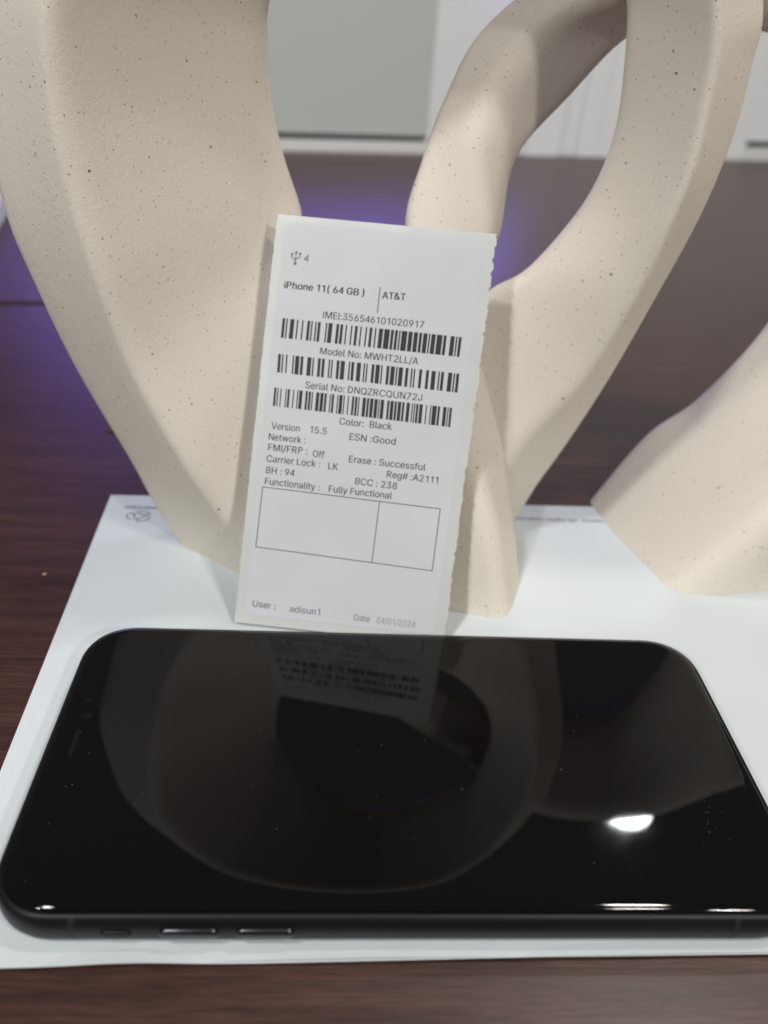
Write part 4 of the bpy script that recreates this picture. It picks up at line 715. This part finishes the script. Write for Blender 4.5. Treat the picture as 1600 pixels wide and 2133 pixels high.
"g":[425,[207,-151,180,-149,156,-146,134,-140,114,-132,97,-122,82,-110,70,-97,59,-84,51,-69,101,-41,107,-49,114,-57,122,-66,131,-74,142,-82,154,-88,169,-93,187,-96,207,-97,236,-95,261,-87,282,-75,298,-58,308,-34,311,-6,311,68,306,68,301,60,294,51,287,41,277,32,266,23,252,16,236,10,217,6,195,5,165,7,138,14,113,27,90,43,71,65,55,90,43,120,36,154,34,191,36,229,43,263,55,293,71,320,90,342,112,361,138,374,166,382,196,384,218,383,237,379,253,373,267,365,279,356,288,346,296,336,302,327,308,319,313,319,313,379,372,379,372,-9,370,-40,363,-67,350,-90,334,-109,314,-124,291,-136,265,-144,237,-149,205,59,227,61,246,66,264,75,278,87,290,103,300,121,307,142,311,166,312,193,311,219,307,242,300,264,291,283,279,299,264,312,247,322,227,328,205,330,182,328,163,322,145,312,130,298,118,282,109,262,102,241,98,218,96,193,98,167,102,144,109,123,118,104,131,88,145,76,163,66,183,61],[53,55,54,53,56,55,52,56,53,64,66,65,64,67,66,52,57,56,51,57,52,51,58,57,51,59,58,50,59,51,50,60,59,50,61,60,49,94,50,94,61,50,94,62,61,49,95,94,93,62,94,92,62,93,49,96,95,92,63,62,91,63,92,49,97,96,48,97,49,91,64,63,91,90,64,90,89,64,89,88,64,88,87,64,87,67,64,48,98,97,48,99,98,47,99,48,47,100,99,46,100,47,46,101,100,86,67,87,46,102,101,45,102,46,85,67,86,45,103,102,45,104,103,84,67,85,44,104,45,44,105,104,83,67,84,43,105,44,43,106,105,82,67,83,43,107,106,81,67,82,42,107,43,42,108,107,80,26,81,26,67,81,41,108,42,41,109,108,79,26,80,41,110,109,78,27,79,27,26,79,78,28,27,25,67,26,41,111,110,77,28,78,40,111,41,40,76,111,76,28,77,76,29,28,40,29,76,40,30,29,39,30,40,39,31,30,39,32,31,38,32,39,38,33,32,38,34,33,37,34,38,37,35,34,36,35,37,24,67,25,24,68,67,23,68,24,23,69,68,9,11,10,9,12,11,9,13,12,22,69,23,9,14,13,22,70,69,8,14,9,8,15,14,21,70,22,8,16,15,7,16,8,20,70,21,7,17,16,20,71,70,7,18,17,19,71,20,7,19,18,7,71,19,6,71,7,6,72,71,5,72,6,4,72,5,4,73,72,3,73,4,3,74,73,2,74,3,2,75,74,1,75,2,1,0,75]],
"h":[410,[114,227,114,0,53,0,53,509,114,509,114,287,102,287,116,319,132,344,152,362,175,374,200,382,227,384,252,383,275,377,295,369,313,356,328,340,341,321,350,298,355,271,357,240,357,0,296,0,296,235,293,263,286,286,273,304,256,318,235,326,210,329,192,328,176,324,161,317,147,308,136,297,126,283,119,266,115,248],[2,4,3,2,6,4,6,5,4,11,13,12,11,14,13,10,14,11,10,15,14,9,15,10,9,16,15,8,16,9,8,17,16,7,31,8,31,17,8,31,30,17,30,18,17,29,18,30,7,32,31,28,18,29,7,33,32,28,19,18,6,33,7,27,19,28,6,34,33,6,35,34,26,19,27,26,20,19,6,36,35,2,37,6,37,36,6,25,20,26,25,21,20,2,38,37,24,21,25,2,0,38,24,22,21,23,22,24,2,1,0]],
"i":[167,[84,443,73,444,63,448,54,455,47,463,43,472,41,483,43,494,47,504,54,512,63,518,73,522,84,524,95,522,105,518,114,512,121,504,125,494,126,483,125,472,121,463,114,455,105,448,95,444,53,0,53,379,114,379,114,0],[24,26,25,24,27,26,11,13,12,10,13,11,10,14,13,9,14,10,9,15,14,8,15,9,8,16,15,7,16,8,7,17,16,6,17,7,6,18,17,5,18,6,5,19,18,4,19,5,4,20,19,3,20,4,3,21,20,2,21,3,2,22,21,1,22,2,1,23,22,0,23,1]],
"k":[355,[46,0,107,0,107,530,46,530,110,125,110,200,250,375,330,375,150,195,195,235,345,0,270,0],[0,1,2,0,2,3,4,5,6,4,6,7,8,9,10,8,10,11]],
"l":[189,[139,-2,112,0,91,8,74,20,62,37,55,59,53,84,53,509,114,509,114,99,114,83,117,71,120,62,126,57,135,53,146,52,152,52,157,52,160,53,164,53,167,54,170,54,181,3,175,1,169,0,162,-1,154,-2,147,-2],[6,8,7,6,9,8,6,10,9,5,10,6,5,11,10,5,12,11,5,13,12,4,13,5,4,14,13,20,22,21,19,22,20,18,22,19,4,15,14,17,22,18,16,22,17,15,22,16,4,22,15,3,22,4,2,22,3,1,22,2,1,23,22,1,24,23,1,25,24,0,25,1,0,26,25,0,27,26]],
"n":[410,[114,227,114,0,53,0,53,379,112,379,112,287,102,287,116,319,132,344,152,362,175,374,200,382,227,384,252,383,275,377,295,369,313,356,328,340,341,321,350,298,355,271,357,240,357,0,296,0,296,235,293,263,286,286,273,304,256,318,235,326,210,329,192,328,176,324,161,317,147,308,136,297,126,283,119,266,115,248],[11,13,12,11,14,13,10,14,11,2,4,3,2,6,4,6,5,4,10,15,14,9,15,10,9,16,15,8,16,9,8,17,16,7,31,8,31,17,8,31,30,17,30,18,17,29,18,30,7,32,31,28,18,29,7,33,32,28,19,18,6,33,7,27,19,28,6,34,33,6,35,34,26,19,27,26,20,19,6,36,35,2,37,6,37,36,6,25,20,26,25,21,20,2,38,37,24,21,25,2,0,38,24,22,21,23,22,24,2,1,0]],
"o":[415,[207,-8,174,-5,144,3,117,16,93,35,72,58,56,85,44,116,37,150,34,187,37,225,44,260,56,291,72,318,93,341,117,360,144,374,174,382,207,384,241,382,271,374,299,360,323,341,343,318,359,291,371,260,379,225,381,187,379,150,371,116,359,85,343,58,323,35,299,16,271,3,241,-5,207,46,231,49,252,55,270,66,285,80,298,97,307,117,314,139,318,163,319,187,318,212,314,236,307,258,298,278,285,296,270,310,252,321,231,328,207,330,184,328,163,321,145,310,130,296,118,278,108,258,102,236,98,212,96,187,98,163,102,139,108,117,118,97,130,80,145,66,163,55,184,49],[17,19,18,16,19,17,16,20,19,15,20,16,15,21,20,14,21,15,14,22,21,13,22,14,13,54,22,54,23,22,13,55,54,53,23,54,13,56,55,52,23,53,13,57,56,51,23,52,12,57,13,51,24,23,12,58,57,50,24,51,12,59,58,49,24,50,11,59,12,49,25,24,11,60,59,48,25,49,10,60,11,48,26,25,10,61,60,47,26,48,10,62,61,46,26,47,46,27,26,9,62,10,9,63,62,45,27,46,8,63,9,8,64,63,44,27,45,44,28,27,8,65,64,43,28,44,43,29,28,7,65,8,7,66,65,42,29,43,7,67,66,41,29,42,6,67,7,41,30,29,6,68,67,40,30,41,5,68,6,40,31,30,5,69,68,39,31,40,5,70,69,38,31,39,4,70,5,38,32,31,4,71,70,37,32,38,4,36,71,36,32,37,4,32,36,3,32,4,3,33,32,2,33,3,2,34,33,1,34,2,1,35,34,0,35,1]],
"p":[424,[53,-143,53,379,112,379,112,319,118,319,123,327,130,336,137,346,147,355,158,364,171,373,188,379,207,383,229,384,259,382,287,374,313,361,335,342,354,320,370,293,381,261,388,227,390,189,388,151,381,116,370,84,355,57,336,34,313,16,288,3,260,-6,229,-8,208,-7,189,-3,173,4,159,12,147,21,138,31,130,41,124,50,118,59,114,59,114,-143,220,47,242,49,262,55,279,66,294,80,306,97,316,117,323,139,327,163,328,189,327,215,323,239,316,261,307,281,295,298,280,311,262,322,243,328,220,330,198,328,178,322,161,312,147,299,134,282,125,263,118,241,114,216,113,189,114,162,118,138,125,115,135,95,147,78,162,65,179,55,198,49],[12,14,13,11,14,12,11,15,14,0,2,1,0,3,2,10,15,11,10,16,15,9,16,10,8,16,9,8,17,16,7,17,8,6,17,7,6,61,17,61,18,17,5,61,6,5,62,61,60,18,61,5,63,62,59,18,60,4,63,5,4,64,63,58,18,59,58,19,18,0,4,3,0,68,4,68,67,4,67,66,4,66,65,4,65,64,4,57,19,58,56,19,57,56,20,19,55,20,56,55,21,20,54,21,55,0,69,68,53,21,54,53,22,21,0,70,69,52,22,53,0,71,70,51,22,52,51,23,22,50,23,51,0,72,71,50,24,23,49,24,50,0,73,72,48,24,49,48,25,24,0,41,73,41,74,73,47,25,48,41,75,74,47,26,25,46,26,47,41,76,75,45,26,46,41,40,76,40,77,76,0,42,41,39,77,40,45,27,26,44,27,45,39,78,77,38,78,39,43,27,44,38,43,78,38,27,43,37,27,38,37,28,27,36,28,37,35,28,36,35,29,28,34,29,35,33,29,34,33,30,29,32,30,33,32,31,30]],
"r":[259,[53,0,53,379,112,379,112,321,115,321,124,339,137,354,152,367,171,377,191,383,213,385,218,385,223,385,229,384,235,384,240,384,243,384,243,322,241,323,236,324,230,324,223,325,215,326,207,326,190,324,174,321,159,315,146,306,135,296,126,284,119,269,115,254,114,237,114,0],[9,11,10,9,12,11,9,13,12,9,14,13,9,15,14,9,16,15,9,17,16,8,17,9,0,2,1,0,3,2,7,17,8,6,17,7,5,19,6,19,18,6,18,17,6,4,23,5,23,22,5,22,21,5,21,20,5,20,19,5,4,24,23,4,25,24,0,4,3,0,31,4,31,30,4,30,29,4,29,28,4,28,27,4,27,26,4,26,25,4,0,32,31,0,33,32]],
"s":[365,[182,-8,157,-7,133,-3,112,3,93,12,76,24,62,38,50,54,41,73,36,94,94,107,101,87,111,72,124,60,141,52,160,47,181,45,206,47,227,53,244,62,258,74,265,88,268,103,266,115,262,126,254,136,243,144,229,150,212,155,149,170,118,180,92,192,72,208,58,227,50,249,47,274,49,295,55,314,65,332,79,347,95,360,115,370,137,378,161,383,187,384,212,383,234,379,254,372,271,363,286,352,299,339,309,324,318,308,324,290,268,277,262,291,254,304,243,316,228,325,210,331,187,333,166,331,147,326,131,317,119,305,111,292,109,277,110,264,115,253,124,243,136,235,152,229,172,223,229,209,261,200,287,187,306,171,320,153,328,131,331,107,329,85,323,65,312,47,298,31,281,18,260,6,236,-2,210,-7],[43,45,44,43,46,45,42,46,43,42,47,46,41,47,42,41,48,47,40,48,41,40,49,48,39,49,40,39,50,49,38,50,39,38,60,50,60,51,50,38,61,60,59,51,60,37,61,38,37,62,61,58,51,59,37,63,62,57,51,58,57,52,51,37,64,63,56,52,57,36,64,37,56,53,52,36,65,64,55,53,56,35,65,36,35,66,65,54,53,55,35,67,66,34,67,35,34,68,67,34,69,68,33,69,34,33,70,69,33,71,70,33,72,71,32,72,33,32,73,72,32,74,73,31,74,32,31,75,74,30,75,31,30,76,75,29,76,30,29,77,76,28,77,29,27,77,28,27,78,77,26,78,27,25,78,26,24,78,25,24,79,78,23,79,24,22,79,23,9,11,10,22,80,79,21,80,22,8,11,9,20,80,21,8,12,11,20,81,80,19,81,20,7,12,8,7,13,12,19,82,81,18,82,19,7,14,13,6,14,7,17,82,18,6,15,14,16,82,17,16,83,82,6,16,15,6,83,16,5,83,6,5,84,83,4,84,5,4,85,84,3,85,4,3,86,85,2,86,3,2,87,86,1,87,2,1,0,87]],
"t":[227,[204,379,204,327,6,327,6,379,65,471,126,471,126,98,127,83,130,70,136,61,144,55,156,51,170,50,175,50,180,50,185,51,191,52,197,53,202,54,213,2,207,0,200,-2,192,-3,184,-3,176,-4,168,-4,138,-1,113,7,92,21,77,41,68,64,65,93],[31,5,4,31,6,5,2,0,3,2,1,0,31,7,6,30,7,31,30,8,7,30,9,8,29,9,30,29,10,9,29,11,10,17,19,18,16,19,17,15,19,16,29,12,11,14,19,15,13,19,14,12,19,13,29,19,12,28,19,29,27,19,28,26,19,27,26,20,19,26,21,20,25,21,26,25,22,21,25,23,22,25,24,23]],
"u":[410,[182,-5,158,-3,135,2,115,11,97,23,82,39,69,59,60,82,54,109,53,139,53,379,114,379,114,144,116,117,124,94,137,75,154,61,175,53,200,50,218,51,234,55,249,62,263,71,274,83,283,97,290,113,295,132,296,153,296,379,357,379,357,0,298,0,298,92,307,92,294,60,277,35,257,17,234,5,209,-3],[9,11,10,9,12,11,27,29,28,27,30,29,26,30,27,9,13,12,8,13,9,25,33,26,33,30,26,8,14,13,24,33,25,7,14,8,23,32,24,32,33,24,7,15,14,23,34,32,34,31,32,34,30,33,22,34,23,6,15,7,6,16,15,21,34,22,20,34,21,6,17,16,20,35,34,31,30,34,5,17,6,19,35,20,5,18,17,18,35,19,5,35,18,4,35,5,4,36,35,3,36,4,3,37,36,2,37,3,2,38,37,1,38,2,1,0,38]],
"v":[389,[163,0,17,379,84,379,165,155,173,132,180,110,187,87,193,64,199,42,206,21,184,21,191,42,197,64,203,87,209,110,216,132,224,155,305,379,371,379,226,0],[0,2,1,0,3,2,16,18,17,16,19,18,0,4,3,15,19,16,0,5,4,14,19,15,0,6,5,13,19,14,0,7,6,12,19,13,11,8,12,8,19,12,0,11,7,11,8,7,0,10,11,9,19,8,0,9,10,0,19,9]],
"w":[567,[138,0,23,379,87,379,133,214,140,190,147,164,154,137,161,107,168,75,175,41,165,41,172,74,179,105,186,135,192,163,199,189,206,214,252,379,316,379,362,214,368,189,375,163,382,136,388,106,395,75,402,41,391,41,399,75,406,106,413,135,420,163,427,189,434,214,480,379,545,379,429,0,368,0,319,172,314,189,309,207,305,225,300,243,295,262,291,280,286,299,281,318,277,338,291,338,286,319,281,299,277,280,272,262,267,243,263,225,258,207,253,189,248,172,199,0],[0,2,1,0,3,2,16,46,17,46,18,17,46,47,18,47,19,18,32,34,33,32,35,34,16,45,46,48,19,47,49,44,48,44,19,48,16,49,45,49,44,45,16,50,49,43,19,44,16,51,50,42,19,43,16,52,51,41,19,42,40,19,41,16,53,52,39,19,40,16,54,53,0,4,3,15,54,16,39,20,19,31,35,32,38,20,39,15,55,54,0,5,4,37,20,38,37,21,20,30,35,31,15,56,55,14,56,15,14,57,56,36,21,37,0,6,5,36,22,21,29,35,30,13,57,14,0,7,6,36,23,22,28,35,29,12,57,13,0,8,7,36,24,23,27,35,28,11,57,12,0,10,8,10,9,8,36,26,24,26,25,24,26,35,27,10,57,11,0,57,10,36,35,26]],
"y":[389,[47,-139,61,-86,71,-87,83,-89,94,-90,104,-89,113,-86,122,-81,130,-74,138,-64,145,-51,151,-36,163,-1,17,379,84,379,165,155,173,132,180,109,187,87,193,64,199,42,206,21,184,21,190,42,196,64,202,87,209,110,216,132,224,155,305,379,371,379,204,-58,196,-77,187,-93,177,-107,165,-119,153,-128,139,-136,125,-141,109,-144,91,-145,82,-145,73,-144,65,-143,57,-142,52,-140],[12,14,13,12,15,14,28,30,29,28,31,30,12,16,15,27,31,28,26,31,27,12,17,16,25,21,26,21,31,26,12,18,17,24,21,25,12,19,18,23,20,24,20,21,24,12,23,19,23,20,19,12,22,23,12,21,22,12,31,21,11,31,12,10,31,11,9,31,10,9,32,31,8,32,9,7,32,8,7,33,32,6,33,7,0,2,1,5,33,6,0,3,2,4,33,5,0,4,3,0,33,4,0,34,33,0,35,34,0,36,35,0,37,36,0,38,37,45,38,0,44,38,45,44,39,38,43,39,44,42,39,43,42,40,39,41,40,42]]}

CAPH = 0.509
def text_mesh(txt, bold=0.0):
    """flat outlines of a line of type, set from the glyph table"""
    V = []; F = []; pen = 0.0
    for ch in txt:
        adv, co, tri = GLYPHS[ch]
        b0 = len(V)
        V += [(pen + co[i] * 0.001, co[i + 1] * 0.001) for i in range(0, len(co), 2)]
        F += [(b0 + tri[i], b0 + tri[i + 1], b0 + tri[i + 2]) for i in range(0, len(tri), 3)]
        pen += adv * 0.001
    if bold:      # heavier type: struck twice, shifted by a fraction of the stem
        n0 = len(V)
        V += [(x + bold, y) for x, y in V[:n0]]
        F += [tuple(q + n0 for q in t) for t in F]
    # overlapping strokes of one glyph lie a hair apart
    par = list(range(len(V)))
    def find(a):
        while par[a] != a: par[a] = par[par[a]]; a = par[a]
        return a
    for t in F:
        for q in t[1:]: par[find(q)] = find(t[0])
    roots = {}
    H = [0.0] * len(V)
    for i in range(len(V)):
        r = find(i)
        if r not in roots: roots[r] = len(roots) % 7
        H[i] = roots[r] * 0.003
    return V, F, H

def print_text(txt, u0, v0, u1, v1, cap=1.72, mat=M_INK, bold=0.0, parent=FACE, to3=None, name="printed_text"):
    V, F, H = text_mesh(txt, bold)
    x0, x1 = min(p[0] for p in V), max(p[0] for p in V)
    dx, dy = u1 - u0, v1 - v0
    ln = math.hypot(dx, dy); ex, ey = dx / ln, dy / ln
    sx = ln / (x1 - x0); sy = cap / CAPH
    to3 = to3 or (lambda x, y, h: tuple(lab(x, y, INK_H + h)))
    out = []
    for (x, y), hh in zip(V, H):
        a, b = (x - x0) * sx, y * sy
        out.append(to3(u0 + ex * a + ey * b, v0 + ey * a - ex * b, hh))
    me = bpy.data.meshes.new(name)
    me.from_pydata([(a * MM, b * MM, c * MM) for a, b, c in out], [], F)
    me.materials.append(mat)
    o = bpy.data.objects.new(name, me); COL.objects.link(o)
    set_parent(o, parent)
    return o

TEXTS = [
    ('iPhone 11( 64 GB )', 3.77, 18.4, 24.64, 18.4, 0.038, 0), ('AT&T', 29.22, 18.55, 35.22, 18.45, 0.038, 0),
    ('IMEI:356546101020917', 14.69, 24.9, 40.65, 24.87, 0, 0), ('Model No: MWHT2LL/A', 14.96, 34.0, 40.32, 34.03, 0, 0),
    ('Serial No: DNQZRCQUN72J', 12.13, 43.0, 42.42, 43.04, 0, 0), ('Color:  Black', 22.02, 51.25, 35.6, 51.2, 0, 0),
    ('Version', 4.42, 54.28, 11.92, 54.25, 0, 0), ('15.5', 14.66, 54.2, 19.01, 54.2, 0, 0), ('ESN :Good', 25.02, 54.9, 37.04, 54.85, 0, 0),
    ('Network :', 4.04, 57.15, 13.76, 57.1, 0, 0), ('FMI/FRP :', 4.18, 59.87, 14.58, 59.86, 0, 0), ('Off', 16.02, 60.28, 19.07, 60.28, 0, 0),
    ('Erase : Successful', 25.55, 60.58, 45.48, 60.61, 0, 0), ('Carrier Lock :', 4.07, 62.81, 18.21, 62.82, 0, 0), ('LK', 20.39, 63.0, 22.92, 63.0, 0, 0),
    ('Reg# :A2111', 35.75, 63.4, 49.08, 63.55, 0, 0), ('BH : 94', 4.26, 65.8, 11.81, 65.83, 0, 0), ('BCC : 238', 27.83, 66.1, 38.79, 66.2, 0, 0),
    ('Functionality :', 4.25, 68.69, 18.76, 68.75, 0, 0), ('Fully Functional', 21.18, 68.82, 37.73, 68.85, 0, 0),
    ('User :', 4.32, 101.1, 10.55, 101.22, 0, 1), ('adisun1', 14.31, 101.4, 22.44, 101.5, 0, 1),
    ('Date', 31.59, 101.83, 35.82, 101.86, 0, 2), ('04/01/2024', 37.62, 101.95, 47.86, 102.07, 0, 2), ('4', 8.13, 11.28, 9.39, 11.28, 0, 1)]
for t, a, b, c, d, bold, tone in TEXTS:
    print_text(t, a, b, c, d, 1.72, (M_INK, M_INK_SOFT, M_INK_FAINT)[tone], bold or 0.014)

# Code 128 bars
C128 = ("212222 222122 222221 121223 121322 131222 122213 122312 132212 221213 221312 231212 112232 122132 122231 113222 123122 123221 223211 221132 "
        "221231 213212 223112 312131 311222 321122 321221 312212 322112 322211 212123 212321 232121 111323 131123 131321 112313 132113 132311 211313 "
        "231113 231311 112133 112331 132131 113123 113321 133121 313121 211331 231131 213113 213311 213131 311123 311321 331121 312113 312311 332111 "
        "314111 221411 431111 111224 111422 121124 121421 141122 141221 112214 112412 122114 122411 142112 142211 241211 221114 413111 241112 134111 "
        "111242 121142 121241 114212 124112 124211 411212 421112 421211 212141 214121 412121 111143 111341 131141 114113 114311 411113 411311 113141 "
        "114131 311141 411131 211412 211214 211232").split()
def code128(codes):
    s = codes[0]
    for i, c in enumerate(codes[1:], 1): s += i * c
    seq = codes + [s % 103]
    return "".join(C128[c] for c in seq) + "2331112"
def enc_b(t): return [104] + [ord(ch) - 32 for ch in t]
imei = [105] + [int("356546101020917"[i:i + 2]) for i in range(0, 14, 2)] + [100, ord('7') - 32]
for codes, q in ((imei, [(4.36, 25.96), (50.42, 26.1), (50.45, 31.05), (4.4, 30.95)]),
                 (enc_b("MWHT2LL/A"), [(4.22, 35.07), (50.99, 35.2), (51.1, 40.0), (4.4, 39.76)]),
                 (enc_b("DNQZRCQUN72J"), [(4.15, 43.67), (50.28, 43.92), (50.4, 48.85), (4.25, 48.4)])):
    w = code128(codes); tot = sum(int(ch) for ch in w)
    x = 0; polys = []
    for i, ch in enumerate(w):
        n = int(ch)
        if i % 2 == 0:
            a, b = (x - 0.04) / tot, (x + n + 0.04) / tot
            L2 = lambda p, r, t: (p[0] + (r[0] - p[0]) * t, p[1] + (r[1] - p[1]) * t)
            polys.append([L2(q[0], q[1], a), L2(q[3], q[2], a), L2(q[3], q[2], b), L2(q[0], q[1], b)])
        x += n
    flat_print("barcode", polys, M_INK)

def stroke(p, r, w):
    dx, dy = r[0] - p[0], r[1] - p[1]; l = math.hypot(dx, dy); nx, ny = -dy / l * w / 2, dx / l * w / 2
    ex, ey = dx / l * w / 2, dy / l * w / 2
    return [(p[0] + nx - ex, p[1] + ny - ey), (r[0] + nx + ex, r[1] + ny + ey), (r[0] - nx + ex, r[1] - ny + ey), (p[0] - nx - ex, p[1] - ny - ey)]
bw = 0.2
c1, c2, c3, c4, e1, e2 = (3.83, 69.45), (50.54, 70.0), (50.49, 86.4), (3.65, 85.25), (34.71, 69.82), (34.6, 86.0)
def split(p, r, n): return [((p[0] + (r[0] - p[0]) * i / n, p[1] + (r[1] - p[1]) * i / n), (p[0] + (r[0] - p[0]) * (i + 1) / n, p[1] + (r[1] - p[1]) * (i + 1) / n)) for i in range(n)]
flat_print("printed_box", [stroke(a, b, bw) for s in ((c1, c2), (c3, c4), (c4, c1), (c2, c3), (e1, e2)) for a, b in split(*s, 12)], M_INK)
flat_print("printed_rule", [stroke((28.45, 15.9), (28.5, 22.1), 0.22)], M_INK)
# USB trident mark
cxu = 6.0
def disc(x, y, r, n=14): return [(x + r * math.cos(6.2832 * i / n), y + r * math.sin(6.2832 * i / n)) for i in range(n)]
flat_print("trident_mark", [stroke((cxu, 9.5), (cxu, 11.8), 0.26), disc(cxu, 12.0, 0.42), [(cxu, 8.7), (cxu - 0.42, 9.5), (cxu + 0.42, 9.5)],
                            stroke((cxu, 11.3), (cxu - 1.05, 10.55), 0.24), stroke((cxu - 1.05, 10.55), (cxu - 1.05, 9.9), 0.24), disc(cxu - 1.05, 9.75, 0.34),
                            stroke((cxu, 11.0), (cxu + 1.05, 10.3), 0.24), stroke((cxu + 1.05, 10.3), (cxu + 1.05, 9.6), 0.24),
                            [(cxu + 0.75, 9.2), (cxu + 1.35, 9.2), (cxu + 1.35, 9.75), (cxu + 0.75, 9.75)]], M_INK_SOFT)

# ------------------------------------------------------------------ print on the paper, upside down for the viewer
pz3 = lambda x, y: (x, y, PZ + 0.012)
print_text("property. All rights reserved. All", 76.0, -104.6, 38.5, -104.6, 1.75, M_PRINT, 0.03, UPPER, lambda x, y, h: (x, -y, PZ + 0.012 + h), "printed_text")
# emblem: ring of leaf strokes with an illegible line of type
pol = []
ecx, ecy = -77.6, 97.6
for k in range(3):
    for sgn, rr_ in ((1, 1.0), (-1, 0.62)):
        a0 = k * 2.0944 + 0.3
        pts = []
        for i in range(9):
            a = a0 + 1.65 * i / 8
            rad = 2.5 * rr_ + (0.5 * math.sin(math.pi * i / 8) if sgn > 0 else -0.4 * math.sin(math.pi * i / 8))
            pts.append((ecx + 1.28 * rad * math.cos(a), ecy + rad * math.sin(a)))
        for p_, r_ in zip(pts, pts[1:]): pol.append(stroke(p_, r_, 0.36))
    a = k * 2.0944 + 0.3
    pol.append(stroke((ecx + 1.8 * math.cos(a), ecy + 1.4 * math.sin(a)), (ecx + 3.4 * math.cos(a + 0.25), ecy + 2.7 * math.sin(a + 0.25)), 0.42))
random.seed(3); x = ecx - 5.6
while x < ecx + 5.6:
    w = random.uniform(0.3, 0.75)
    pol.append([(x, 101.9), (x + w, 101.9), (x + w, 103.0 + random.uniform(0, 0.3)), (x, 103.1)]); x += w + random.uniform(0.15, 0.3)
flat_print("printed_emblem", pol, M_PRINT, UPPER, pz3)

# ------------------------------------------------------------------ crumbs on the table
def crumb(name, loc, size, mat, label, cat, seed, stretch=(1, 1, 0.6), rot=0):
    random.seed(seed)
    bm = bmesh.new(); bmesh.ops.create_icosphere(bm, subdivisions=2, radius=1.0)
    for q in bm.verts:
        q.co *= random.uniform(0.7, 1.25)
        q.co = Vector((q.co.x * stretch[0], q.co.y * stretch[1], q.co.z * stretch[2])) * size * MM
    me = bpy.data.meshes.new(name); bm.to_mesh(me); bm.free(); me.materials.append(mat)
    o = bpy.data.objects.new(name, me); COL.objects.link(o)
    o.location = (loc[0] * MM, loc[1] * MM, (size * stretch[2] * 0.8 - 0.6) * MM); o.rotation_euler = (0, 0, rot)
    tag(o, label, cat)
crumb("crumb", (-97.2, 67.0), 0.55, M_CRUMB, "tiny tan crumb on the dark table left of the paper", "crumb", 4)
crumb("wood_splinter", (-99.5, 155.5), 0.6, M_SPLINT, "small orange splinter on the table beside the sculpture's left edge", "splinter", 8, (4.2, 0.9, 0.7), 0.35)
